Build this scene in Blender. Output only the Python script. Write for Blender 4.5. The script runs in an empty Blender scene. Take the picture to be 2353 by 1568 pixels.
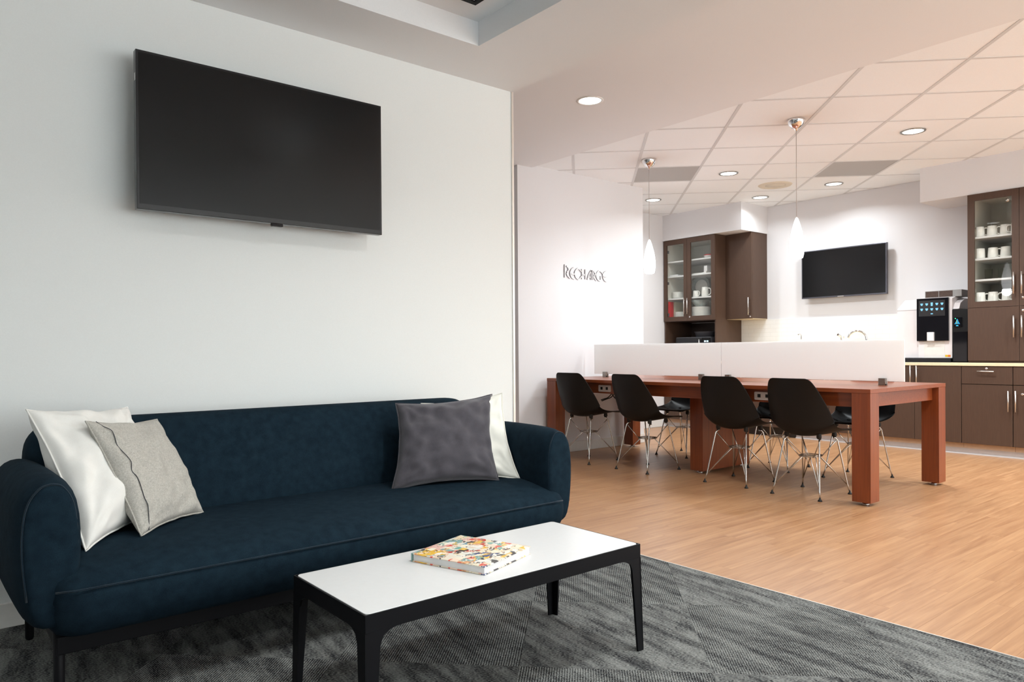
import bpy, bmesh, math, random
from mathutils import Vector, Matrix, noise
from math import sin, cos, pi, radians
C = bpy.context.scene.collection
sc = bpy.context.scene
random.seed(7)

# ------------------------------------------------------------------ camera, world, lights, exposure
F, YAW, PIT, ROL, CY = 1673.26, radians(39.4695), radians(-.33888), radians(-.41013), 818.09
fw = Vector((sin(YAW)*cos(PIT), cos(YAW)*cos(PIT), sin(PIT)))
r0 = Vector((cos(YAW), -sin(YAW), 0)); u0 = r0.cross(fw)
rr = cos(ROL)*r0 + sin(ROL)*u0; uu = -sin(ROL)*r0 + cos(ROL)*u0
cd = bpy.data.cameras.new('camera'); cam = bpy.data.objects.new('camera', cd); C.objects.link(cam)
cam.matrix_world = Matrix(((rr.x, uu.x, -fw.x, 0), (rr.y, uu.y, -fw.y, 0), (rr.z, uu.z, -fw.z, 1.0), (0, 0, 0, 1)))
cd.sensor_fit = 'HORIZONTAL'; cd.sensor_width = 36.0; cd.lens = F/2353*36
cd.shift_x = 0.0; cd.shift_y = (CY-784)/2353
cd.clip_start = .05
sc.camera = cam

wd = bpy.data.worlds.new('world'); sc.world = wd; wd.use_nodes = True
wd.node_tree.nodes['Background'].inputs[0].default_value = (.93, .98, 1, 1)
wd.node_tree.nodes['Background'].inputs[1].default_value = 6.0

sc.view_settings.view_transform = 'Standard'; sc.view_settings.look = 'None'
sc.view_settings.gamma = 1.0; sc.view_settings.use_curve_mapping = False
sc.view_settings.exposure = 0.0
sc.cycles.use_denoising = True
sc.cycles.max_bounces = 8; sc.cycles.diffuse_bounces = 5; sc.cycles.glossy_bounces = 4
sc.cycles.transparent_max_bounces = 12; sc.cycles.caustics_reflective = False; sc.cycles.caustics_refractive = False
sc.cycles.sample_clamp_indirect = 6.0

KIT_W, LNG_W, LENS_E = 18.0, 6.3, 6.0      # ceiling lamps: kitchen watts, lounge watts, visible lens
KIT_COL, LNG_COL = (.90, .965, 1.0), (.955, 1.0, .985)

# ------------------------------------------------------------------ materials
def new_mat(name):
    m = bpy.data.materials.new(name); m.use_nodes = True
    nt = m.node_tree; b = nt.nodes['Principled BSDF']
    return m, nt, b
def L(nt, a, b): nt.links.new(a, b)
def N(nt, t, **kw):
    n = nt.nodes.new(t)
    for k, v in kw.items():
        if k in n.inputs: n.inputs[k].default_value = v
        else: setattr(n, k, v)
    return n
def setp(b, col=None, rough=.5, metal=0, spec=.5, **kw):
    if col: b.inputs['Base Color'].default_value = (*col, 1)
    b.inputs['Roughness'].default_value = rough; b.inputs['Metallic'].default_value = metal
    b.inputs['Specular IOR Level'].default_value = spec
    for k, v in kw.items(): b.inputs[k].default_value = v
def add_noise(nt, b, col, amt=.08, scale=40, bump=.1, dist=.002, vec=None, detail=4):
    """gentle mottling of colour + bump"""
    tc = N(nt, 'ShaderNodeTexCoord'); nz = N(nt, 'ShaderNodeTexNoise', Scale=scale, Detail=detail)
    L(nt, vec or tc.outputs['Object'], nz.inputs['Vector'])
    cr = N(nt, 'ShaderNodeValToRGB')
    cr.color_ramp.elements[0].color = (*[c*(1-amt) for c in col], 1); cr.color_ramp.elements[1].color = (*[min(1, c*(1+amt)) for c in col], 1)
    cr.color_ramp.elements[0].position = .3; cr.color_ramp.elements[1].position = .7
    L(nt, nz.outputs['Fac'], cr.inputs['Fac']); L(nt, cr.outputs['Color'], b.inputs['Base Color'])
    if bump:
        bp = N(nt, 'ShaderNodeBump', Strength=bump, Distance=dist)
        L(nt, nz.outputs['Fac'], bp.inputs['Height']); L(nt, bp.outputs['Normal'], b.inputs['Normal'])
def simple(name, col, rough=.5, metal=0, spec=.5, amt=.05, scale=30, bump=.05, dist=.001, **kw):
    m, nt, b = new_mat(name); setp(b, col, rough, metal, spec, **kw)
    add_noise(nt, b, col, amt, scale, bump, dist)
    return m
def emit(name, col, s):
    m, nt, b = new_mat(name); setp(b, col, .4)
    b.inputs['Emission Color'].default_value = (*col, 1); b.inputs['Emission Strength'].default_value = s
    return m

M = {}
M['paint'] = simple('wall_paint_lounge', (.83, .855, .85), .75, spec=.25, amt=.012, scale=220, bump=.12, dist=.0006)
M['paint_k'] = simple('wall_paint_kitchen', (.75, .74, .75), .75, spec=.25, amt=.012, scale=220, bump=.12, dist=.0006)
M['paint_c'] = simple('ceiling_paint', (.84, .85, .865), .85, spec=.2, amt=.012, scale=180, bump=.1, dist=.0006)
M['paint_d'] = simple('far_wall_paint', (.62, .63, .63), .8, spec=.2, amt=.02, scale=60, bump=.1)
M['trim'] = simple('white_trim', (.74, .73, .70), .4, amt=.02, scale=40, bump=.02)
M['tile'] = simple('acoustic_tile', (.92, .95, .975), .95, spec=.1, amt=.035, scale=260, bump=.5, dist=.0012)
M['tee'] = simple('ceiling_tee', (.68, .69, .70), .5, amt=.02, bump=.02)
M['vent'] = simple('perforated_vent', (.46, .46, .455), .6, amt=.10, scale=300, bump=.3)
M['beige'] = simple('speaker_grille', (.72, .66, .54), .6, amt=.05, scale=300, bump=.2)
M['chrome'] = simple('chrome', (.85, .85, .86), .07, 1, amt=.01, bump=0)
M['nickel'] = simple('brushed_nickel', (.66, .63, .60), .32, 1, amt=.06, scale=120, bump=.05)
M['steel'] = simple('wire_steel', (.62, .60, .57), .2, 1, amt=.02, bump=0)
M['letter_lit_face'] = simple('letter_lit_face', (.70, .69, .69), .35, .15, amt=.02, scale=120, bump=.02)
M['letter_shaded_edge'] = simple('letter_shaded_edge', (.20, .19, .20), .4, .3, amt=.03, scale=120, bump=.02)  # same metal as the face; shade of the edges put into the colour
M['clamp'] = simple('clamp_metal', (.36, .35, .32), .35, 1, amt=.05, scale=120, bump=.03)
M['alu'] = simple('corner_aluminium', (.72, .68, .63), .35, .6, amt=.02, bump=.02)
M['black_metal'] = simple('black_powder_coat', (.0045, .0045, .006), .5, spec=.14, amt=.1, scale=300, bump=.1, dist=.0004)
M['black_plastic'] = simple('black_plastic', (.0045, .0042, .0042), .48, spec=.3, amt=.1, scale=500, bump=.12, dist=.0003)
M['rubber'] = simple('black_rubber', (.012, .011, .010), .6, amt=.1, bump=.05)
M['gloss_black'] = simple('gloss_black', (.006, .006, .008), .08, amt=.05, bump=0)
M['bezel'] = simple('tv_bezel', (.012, .012, .014), .2, amt=.05, bump=0)
M['screen'] = simple('tv_screen', (.004, .004, .0045), .22, spec=.32, amt=.02, bump=0, IOR=1.5)
M['bezel_g'] = simple('grey_tv_bezel', (.10, .10, .12), .3, .5, amt=.03, bump=0)
M['white_lam'] = simple('white_laminate', (.68, .68, .68), .32, amt=.012, scale=60, bump=.02)
M['plastic_w'] = simple('white_plastic', (.80, .765, .765), .35, amt=.01, bump=.01)
M['plastic_g'] = simple('dark_grey_plastic', (.10, .10, .11), .4, amt=.03, bump=.02)
M['dark_screen'] = simple('dark_touch_screen', (.022, .021, .022), .25, amt=.05, bump=0)
M['plastic_m'] = simple('mid_grey_plastic', (.30, .29, .28), .45, amt=.03, bump=.02)
M['porcelain'] = simple('porcelain', (.80, .78, .74), .22, amt=.015, bump=.01)
M['ceramic_g'] = simple('grey_glaze', (.33, .36, .34), .3, amt=.15, scale=60, bump=.02)
M['red'] = simple('red_plastic', (.62, .035, .04), .4, amt=.05, bump=.01)
M['clear_plastic'] = simple('pale_plastic', (.62, .58, .56), .3, amt=.03, bump=.01)
M['cream'] = simple('cream_card', (.72, .66, .50), .7, amt=.05, bump=.03)
M['counter'] = simple('cream_counter', (.80, .66, .44), .4, amt=.05, scale=25, bump=.02)
M['cab_in'] = simple('cabinet_interior', (.74, .715, .65), .6, amt=.02, bump=.01)
M['toe_w'] = simple('pale_cove_base', (.52, .47, .45), .5, amt=.03, bump=.02)
M['toe_t'] = simple('tan_toe_kick', (.60, .43, .30), .5, amt=.05, bump=.02)
M['paper'] = simple('paper_block', (.74, .74, .74), .8, amt=.04, scale=20, bump=.02)
M['beans'] = simple('coffee_beans', (.06, .032, .022), .35, amt=.5, scale=160, bump=.6, dist=.004)
M['lens'] = emit('lamp_lens', (1, .985, .96), LENS_E)
M['ui'] = emit('screen_icons', (.20, .55, .85), .09)
M['ui_b'] = emit('blue_icons', (.03, .45, 1), 1.6)
M['ui_g'] = emit('green_icons', (.05, .95, .35), 1.5)
M['ui_y'] = emit('yellow_icons', (.8, .95, .1), 1.5)
M['digits'] = emit('clock_digits', (.55, .85, 1), 3.0)
M['sticker_y'] = simple('yellow_sticker', (.80, .55, .02), .5, amt=.02, bump=0)
M['sticker_o'] = simple('orange_sticker', (.80, .20, .02), .5, amt=.02, bump=0)

# brown laminate with faint vertical grain
def laminate(name, col):
    m, nt, b = new_mat(name); setp(b, col, .46, spec=.3)
    tc = N(nt, 'ShaderNodeTexCoord'); mp = N(nt, 'ShaderNodeMapping'); mp.inputs['Scale'].default_value = (90, 90, 4)
    L(nt, tc.outputs['Object'], mp.inputs['Vector'])
    add_noise(nt, b, col, .10, 3, .06, .0006, mp.outputs['Vector'])
    return m
M['cab'] = laminate('brown_laminate', (.080, .046, .031))
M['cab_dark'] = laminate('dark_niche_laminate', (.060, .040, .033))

def wood(name, c0, c1, axis, rough, s_across=38, s_along=1.6, per_object=True, coat=.0, hue=None):
    """long grain along the given axis; each board gets its own tone and its own stretch of grain"""
    m, nt, b = new_mat(name); setp(b, c0, rough, spec=.45)
    if coat: b.inputs['Coat Weight'].default_value = coat; b.inputs['Coat Roughness'].default_value = .18
    tc = N(nt, 'ShaderNodeTexCoord'); oi = N(nt, 'ShaderNodeObjectInfo')
    sca = [s_across]*3; sca[axis] = s_along
    ad = N(nt, 'ShaderNodeVectorMath', operation='ADD')
    cb = N(nt, 'ShaderNodeCombineXYZ'); mu = N(nt, 'ShaderNodeMath', operation='MULTIPLY'); mu.inputs[1].default_value = 37.0
    L(nt, oi.outputs['Random'], mu.inputs[0])
    for i in range(3): L(nt, mu.outputs[0], cb.inputs[i])
    L(nt, tc.outputs['Object'], ad.inputs[0])
    if per_object: L(nt, cb.outputs[0], ad.inputs[1])
    mp = N(nt, 'ShaderNodeMapping'); mp.inputs['Scale'].default_value = sca
    L(nt, ad.outputs[0], mp.inputs['Vector'])
    n1 = N(nt, 'ShaderNodeTexNoise', Scale=1.0, Detail=6, Roughness=.62, Distortion=(1.6 if hue else .6))
    L(nt, mp.outputs[0], n1.inputs['Vector'])
    mp2 = N(nt, 'ShaderNodeMapping'); mp2.inputs['Scale'].default_value = [s*(3.4 if i != axis else 2.0) for i, s in enumerate(sca)]
    L(nt, ad.outputs[0], mp2.inputs['Vector'])
    n2 = N(nt, 'ShaderNodeTexNoise', Scale=1.0, Detail=3, Roughness=.6); L(nt, mp2.outputs[0], n2.inputs['Vector'])
    mx = N(nt, 'ShaderNodeMath', operation='MULTIPLY_ADD'); mx.inputs[1].default_value = .45
    L(nt, n2.outputs['Fac'], mx.inputs[0]); 
    m3 = N(nt, 'ShaderNodeMath', operation='MULTIPLY'); m3.inputs[1].default_value = .80; L(nt, n1.outputs['Fac'], m3.inputs[0]); L(nt, m3.outputs[0], mx.inputs[2])
    ot = N(nt, 'ShaderNodeMath', operation='MULTIPLY_ADD'); ot.inputs[1].default_value = .06 if per_object else 0; 
    L(nt, oi.outputs['Random'], ot.inputs[0]); L(nt, mx.outputs[0], ot.inputs[2])
    cr = N(nt, 'ShaderNodeValToRGB'); e = cr.color_ramp.elements
    e[0].position = .38; e[0].color = (*c0, 1); e[1].position = .86; e[1].color = (*c1, 1)
    L(nt, ot.outputs[0], cr.inputs['Fac']); L(nt, cr.outputs['Color'], b.inputs['Base Color'])
    bp = N(nt, 'ShaderNodeBump', Strength=.08, Distance=.0006); L(nt, n2.outputs['Fac'], bp.inputs['Height']); L(nt, bp.outputs['Normal'], b.inputs['Normal'])
    return m
M['plank'] = wood('oak_plank', (.275, .124, .054), (.49, .272, .136), 0, .34, 17, 1.0, hue=1)
M['cherry'] = wood('cherry_veneer_y', (.150, .030, .008), (.275, .066, .017), 1, .30, 60, 2.0, False, .15)
M['cherry_z'] = wood('cherry_veneer_z', (.150, .030, .008), (.26, .062, .017), 2, .30, 60, 2.0, False, .15)

# woven fabrics
def fabric(name, c0, c1, scale=900, rough=.95, bump=.35, sheen=.2, mottle=30):
    m, nt, b = new_mat(name); setp(b, c0, rough, spec=.06)
    b.inputs['Sheen Weight'].default_value = sheen; b.inputs['Sheen Roughness'].default_value = .5
    tc = N(nt, 'ShaderNodeTexCoord')
    v1 = N(nt, 'ShaderNodeTexNoise', Scale=scale, Detail=2); L(nt, tc.outputs['Object'], v1.inputs['Vector'])
    v2 = N(nt, 'ShaderNodeTexNoise', Scale=mottle, Detail=5); L(nt, tc.outputs['Object'], v2.inputs['Vector'])
    ad = N(nt, 'ShaderNodeMath', operation='MULTIPLY_ADD'); ad.inputs[1].default_value = .4; L(nt, v2.outputs['Fac'], ad.inputs[0])
    mm = N(nt, 'ShaderNodeMath', operation='MULTIPLY'); mm.inputs[1].default_value = .6; L(nt, v1.outputs['Fac'], mm.inputs[0]); L(nt, mm.outputs[0], ad.inputs[2])
    cr = N(nt, 'ShaderNodeValToRGB'); e = cr.color_ramp.elements
    e[0].position = .36; e[0].color = (*c0, 1); e[1].position = .64; e[1].color = (*c1, 1)
    L(nt, ad.outputs[0], cr.inputs['Fac']); L(nt, cr.outputs['Color'], b.inputs['Base Color'])
    bp = N(nt, 'ShaderNodeBump', Strength=bump, Distance=.0012); L(nt, v1.outputs['Fac'], bp.inputs['Height']); L(nt, bp.outputs['Normal'], b.inputs['Normal'])
    return m
M['navy'] = fabric('navy_wool', (.005, .0115, .019), (.0125, .0265, .0395), 800, bump=.4, sheen=0)
M['navy_pipe'] = fabric('navy_piping', (.005, .013, .022), (.013, .028, .044), 900)
M['white_cot'] = fabric('white_cotton', (.78, .765, .73), (.84, .83, .80), 700, bump=.15, sheen=.1)
M['cream_cot'] = fabric('cream_cotton', (.76, .745, .68), (.82, .81, .75), 700, bump=.15, sheen=.1)
M['char_cot'] = fabric('charcoal_cotton', (.060, .056, .066), (.088, .082, .095), 700, bump=.15, sheen=.3)
M['linen'] = fabric('grey_linen', (.36, .345, .31), (.54, .52, .475), 420, bump=.5, sheen=.1, mottle=160)
M['stitch'] = simple('dark_stitch', (.05, .055, .065), .9, amt=.3, scale=300, bump=.2)

# carpet tile: looped ribs along local x
def carpet(name, ribs):
    m, nt, b = new_mat(name); setp(b, (.06, .06, .06), .97, spec=.1)
    tc = N(nt, 'ShaderNodeTexCoord'); oi = N(nt, 'ShaderNodeObjectInfo')
    ad = N(nt, 'ShaderNodeVectorMath', operation='ADD'); cb = N(nt, 'ShaderNodeCombineXYZ')
    mu = N(nt, 'ShaderNodeMath', operation='MULTIPLY'); mu.inputs[1].default_value = 23.0
    L(nt, oi.outputs['Random'], mu.inputs[0]); L(nt, mu.outputs[0], cb.inputs[0]); L(nt, mu.outputs[0], cb.inputs[1])
    L(nt, tc.outputs['Object'], ad.inputs[0]); L(nt, cb.outputs[0], ad.inputs[1])
    def nz(scale, sx, sy, det=3, ro=.5):
        mp = N(nt, 'ShaderNodeMapping'); mp.inputs['Scale'].default_value = (sx, sy, 1); L(nt, ad.outputs[0], mp.inputs['Vector'])
        n = N(nt, 'ShaderNodeTexNoise', Scale=scale, Detail=det, Roughness=ro); L(nt, mp.outputs[0], n.inputs['Vector']); return n.outputs['Fac']
    loops = nz(1.0, 120, 330, 2)            # short dashes along the rib
    broad = nz(1.0, 5, 26, 4, .6)          # woven bands that cross the tile
    band2 = nz(1.0, 22, 7, 3, .55)
    def mth(op, a, bb):
        n = N(nt, 'ShaderNodeMath', operation=op)
        for i, v in enumerate((a, bb)):
            if isinstance(v, (int, float)): n.inputs[i].default_value = v
            else: L(nt, v, n.inputs[i])
        return n.outputs[0]
    # distort for diagonal brush marks
    mp = N(nt, 'ShaderNodeMapping'); mp.inputs['Scale'].default_value = (3.0, 19, 1)
    mr = N(nt, 'ShaderNodeMapping'); mr.inputs['Rotation'].default_value = (0, 0, radians(-38 if ribs else 52))
    L(nt, ad.outputs[0], mr.inputs['Vector']); L(nt, mr.outputs[0], mp.inputs['Vector'])
    dg = N(nt, 'ShaderNodeTexNoise', Scale=1.0, Detail=4, Roughness=.6); L(nt, mp.outputs[0], dg.inputs['Vector'])
    s = mth('ADD', mth('MULTIPLY', loops, .72), mth('ADD', mth('MULTIPLY', dg.outputs['Fac'], .55), mth('MULTIPLY', band2, .16)))
    wv = N(nt, 'ShaderNodeTexWave', Scale=(39.0 if ribs else 62.0), Distortion=.6, Detail=1.0); wv.bands_direction = 'Y'
    wv.inputs['Detail Scale'].default_value = 6
    L(nt, tc.outputs['Object'], wv.inputs['Vector'])
    s2 = mth('ADD', s, mth('MULTIPLY', wv.outputs['Fac'], .13 if ribs else .05))
    cr = N(nt, 'ShaderNodeValToRGB'); e = cr.color_ramp.elements
    lo, hi = ((.66, .91) if ribs else (.625, .85))
    e[0].position = lo; e[0].color = (.017, .017, .020, 1); e[1].position = hi; e[1].color = (.245, .25, .238, 1)
    L(nt, s2, cr.inputs['Fac']); L(nt, cr.outputs['Color'], b.inputs['Base Color'])
    hgt = mth('ADD', mth('MULTIPLY', wv.outputs['Fac'], 1.0 if ribs else .35), mth('MULTIPLY', loops, .8))
    bp = N(nt, 'ShaderNodeBump', Strength=.8, Distance=.003); L(nt, hgt, bp.inputs['Height']); L(nt, bp.outputs['Normal'], b.inputs['Normal'])
    return m
M['carpet_r'] = carpet('ribbed_carpet', True)
M['carpet_s'] = carpet('brushed_carpet', False)

def mix_mat(name, build):
    m = bpy.data.materials.new(name); m.use_nodes = True; nt = m.node_tree
    nt.nodes.remove(nt.nodes['Principled BSDF']); out = nt.nodes['Material Output']
    L(nt, build(nt), out.inputs['Surface']); return m
def front_fresnel(nt, ior):
    # reflect only where the ray enters the pane, the far face lets it out
    f = N(nt, 'ShaderNodeFresnel', IOR=ior); ge = N(nt, 'ShaderNodeNewGeometry')
    m = N(nt, 'ShaderNodeMath', operation='MULTIPLY_ADD'); m.inputs[1].default_value = -1; m.inputs[2].default_value = 1; L(nt, ge.outputs['Backfacing'], m.inputs[0])
    k = N(nt, 'ShaderNodeMath', operation='MULTIPLY'); L(nt, f.outputs[0], k.inputs[0]); L(nt, m.outputs[0], k.inputs[1]); return k.outputs[0]
def clear_glass(nt):
    t = N(nt, 'ShaderNodeBsdfTransparent'); t.inputs[0].default_value = (.975, .978, .965, 1)
    g = N(nt, 'ShaderNodeBsdfGlossy', Roughness=.02)
    mx = N(nt, 'ShaderNodeMixShader'); L(nt, front_fresnel(nt, 1.5), mx.inputs[0]); L(nt, t.outputs[0], mx.inputs[1]); L(nt, g.outputs[0], mx.inputs[2]); return mx.outputs[0]
M['glass'] = mix_mat('clear_glass', clear_glass)
def tumbler_glass(nt):
    t = N(nt, 'ShaderNodeBsdfTransparent'); t.inputs[0].default_value = (.90, .92, .88, 1)
    g = N(nt, 'ShaderNodeBsdfGlossy', Roughness=.05)
    mx = N(nt, 'ShaderNodeMixShader'); L(nt, front_fresnel(nt, 1.5), mx.inputs[0]); L(nt, t.outputs[0], mx.inputs[1]); L(nt, g.outputs[0], mx.inputs[2]); return mx.outputs[0]
M['tumbler'] = mix_mat('tumbler_glass', tumbler_glass)
def frosted(nt):
    t = N(nt, 'ShaderNodeBsdfTranslucent'); t.inputs[0].default_value = (.97, .98, .975, 1)
    d = N(nt, 'ShaderNodeBsdfDiffuse'); d.inputs[0].default_value = (.95, .96, .955, 1)
    g = N(nt, 'ShaderNodeBsdfGlossy', Roughness=.35); g.inputs[0].default_value = (.9, .9, .9, 1)
    nz = N(nt, 'ShaderNodeTexNoise', Scale=900); bp = N(nt, 'ShaderNodeBump', Strength=.1, Distance=.0003); L(nt, nz.outputs['Fac'], bp.inputs['Height'])
    L(nt, bp.outputs['Normal'], g.inputs['Normal'])
    a = N(nt, 'ShaderNodeMixShader'); a.inputs[0].default_value = .42; L(nt, t.outputs[0], a.inputs[1]); L(nt, d.outputs[0], a.inputs[2])
    b = N(nt, 'ShaderNodeMixShader'); L(nt, front_fresnel(nt, 1.35), b.inputs[0]); L(nt, a.outputs[0], b.inputs[1]); L(nt, g.outputs[0], b.inputs[2])
    return b.outputs[0]
M['frost'] = mix_mat('frosted_acrylic', frosted)
# pendant shade: opal glass lit from inside, brightest low down where the bulb hangs
def opal():
    m, nt, b = new_mat('opal_shade'); setp(b, (.9, .9, .9), .25)
    b.inputs['Emission Color'].default_value = (.95, .98, 1, 1)
    tc = N(nt, 'ShaderNodeTexCoord'); sp = N(nt, 'ShaderNodeSeparateXYZ'); L(nt, tc.outputs['Generated'], sp.inputs[0])
    cr = N(nt, 'ShaderNodeValToRGB'); e = cr.color_ramp.elements
    e[0].position = .25; e[0].color = (1, 1, 1, 1); e[1].position = 1; e[1].color = (.16, .16, .16, 1)
    L(nt, sp.outputs[2], cr.inputs[0]); mu = N(nt, 'ShaderNodeMath', operation='MULTIPLY'); mu.inputs[1].default_value = 6.0
    L(nt, cr.outputs[0], mu.inputs[0]); L(nt, mu.outputs[0], b.inputs['Emission Strength']); return m
M['opal'] = opal()
# backsplash: white glazed strip tiles
def splash():
    m, nt, b = new_mat('white_strip_tile'); setp(b, (.86, .84, .80), .18)
    tc = N(nt, 'ShaderNodeTexCoord'); mp = N(nt, 'ShaderNodeMapping'); mp.inputs['Rotation'].default_value = (0, radians(90), radians(90)); L(nt, tc.outputs['Object'], mp.inputs['Vector'])
    sp = N(nt, 'ShaderNodeSeparateXYZ'); L(nt, tc.outputs['Object'], sp.inputs[0]); cb = N(nt, 'ShaderNodeCombineXYZ'); L(nt, sp.outputs[1], cb.inputs[0]); L(nt, sp.outputs[2], cb.inputs[1])
    br = N(nt, 'ShaderNodeTexBrick'); br.inputs['Scale'].default_value = 1.0; br.inputs['Brick Width'].default_value = .15; br.inputs['Row Height'].default_value = .05; br.inputs['Mortar Size'].default_value = .0016
    br.inputs['Color1'].default_value = (.88, .875, .86, 1); br.inputs['Color2'].default_value = (.87, .862, .845, 1); br.inputs['Mortar'].default_value = (.78, .77, .74, 1)
    L(nt, cb.outputs[0], br.inputs['Vector']); L(nt, br.outputs['Color'], b.inputs['Base Color'])
    bp = N(nt, 'ShaderNodeBump', Strength=.3, Distance=.001); bp.invert = True; L(nt, br.outputs['Fac'], bp.inputs['Height']); L(nt, bp.outputs['Normal'], b.inputs['Normal']); return m
M['splash'] = splash()
# book cover: printed collage of many small patches
def collage():
    m, nt, b = new_mat('collage_print'); setp(b, (.8, .7, .5), .28)
    tc = N(nt, 'ShaderNodeTexCoord'); sp = tc.outputs['Object']
    def cells(scale, seed, rot):
        mp = N(nt, 'ShaderNodeMapping'); mp.inputs['Scale'].default_value = (scale, scale*1.25, 1); mp.inputs['Rotation'].default_value = (0, 0, rot); mp.inputs['Location'].default_value = (seed, seed*.7, 0)
        L(nt, sp, mp.inputs['Vector'])
        v = N(nt, 'ShaderNodeTexVoronoi', distance='CHEBYCHEV'); v.inputs['Scale'].default_value = 1.0; L(nt, mp.outputs[0], v.inputs['Vector']); return v
    def ramp(src, cols):
        cr = N(nt, 'ShaderNodeValToRGB'); cr.color_ramp.interpolation = 'CONSTANT'; e = cr.color_ramp.elements
        while len(e) < len(cols): e.new(.5)
        for i, c in enumerate(cols): e[i].position = i/len(cols); e[i].color = (*c, 1)
        s2 = N(nt, 'ShaderNodeSeparateColor'); L(nt, src, s2.inputs[0]); L(nt, s2.outputs[0], cr.inputs[0]); return cr.outputs[0], s2
    big, bs = ramp(cells(17, 3.1, .05).outputs['Color'], [(.76, .66, .47), (.78, .70, .58), (.78, .46, .03), (.74, .73, .66), (.72, .34, .15), (.80, .66, .45), (.55, .05, .03), (.80, .52, .05), (.74, .60, .46), (.74, .46, .40), (.05, .09, .24), (.22, .36, .34)])
    sm, ss = ramp(cells(42, 7.7, -.1).outputs['Color'], [(.05, .04, .04), (.82, .74, .58), (.12, .30, .42), (.70, .10, .06), (.84, .80, .74), (.80, .50, .08), (.20, .42, .36), (.86, .66, .52), (.05, .05, .06), (.84, .78, .62)])
    ti, ts = ramp(cells(150, 1.3, .15).outputs['Color'], [(.04, .035, .03), (.84, .78, .66), (.5, .24, .12), (.85, .8, .7)])
    def mask(s2, ch, thr):
        g = N(nt, 'ShaderNodeMath', operation='GREATER_THAN'); g.inputs[1].default_value = thr; L(nt, s2.outputs[ch], g.inputs[0]); return g.outputs[0]
    a = N(nt, 'ShaderNodeMix', data_type='RGBA'); L(nt, mask(ss, 1, .55), a.inputs['Factor']); L(nt, big, a.inputs['A']); L(nt, sm, a.inputs['B'])
    c = N(nt, 'ShaderNodeMix', data_type='RGBA'); mm = N(nt, 'ShaderNodeMath', operation='MULTIPLY'); L(nt, mask(ts, 1, .62), mm.inputs[0]); L(nt, mask(ss, 2, .55), mm.inputs[1])
    L(nt, mm.outputs[0], c.inputs['Factor']); L(nt, a.outputs['Result'], c.inputs['A']); L(nt, ti, c.inputs['B'])
    L(nt, c.outputs['Result'], b.inputs['Base Color']); return m
M['collage'] = collage()

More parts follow.
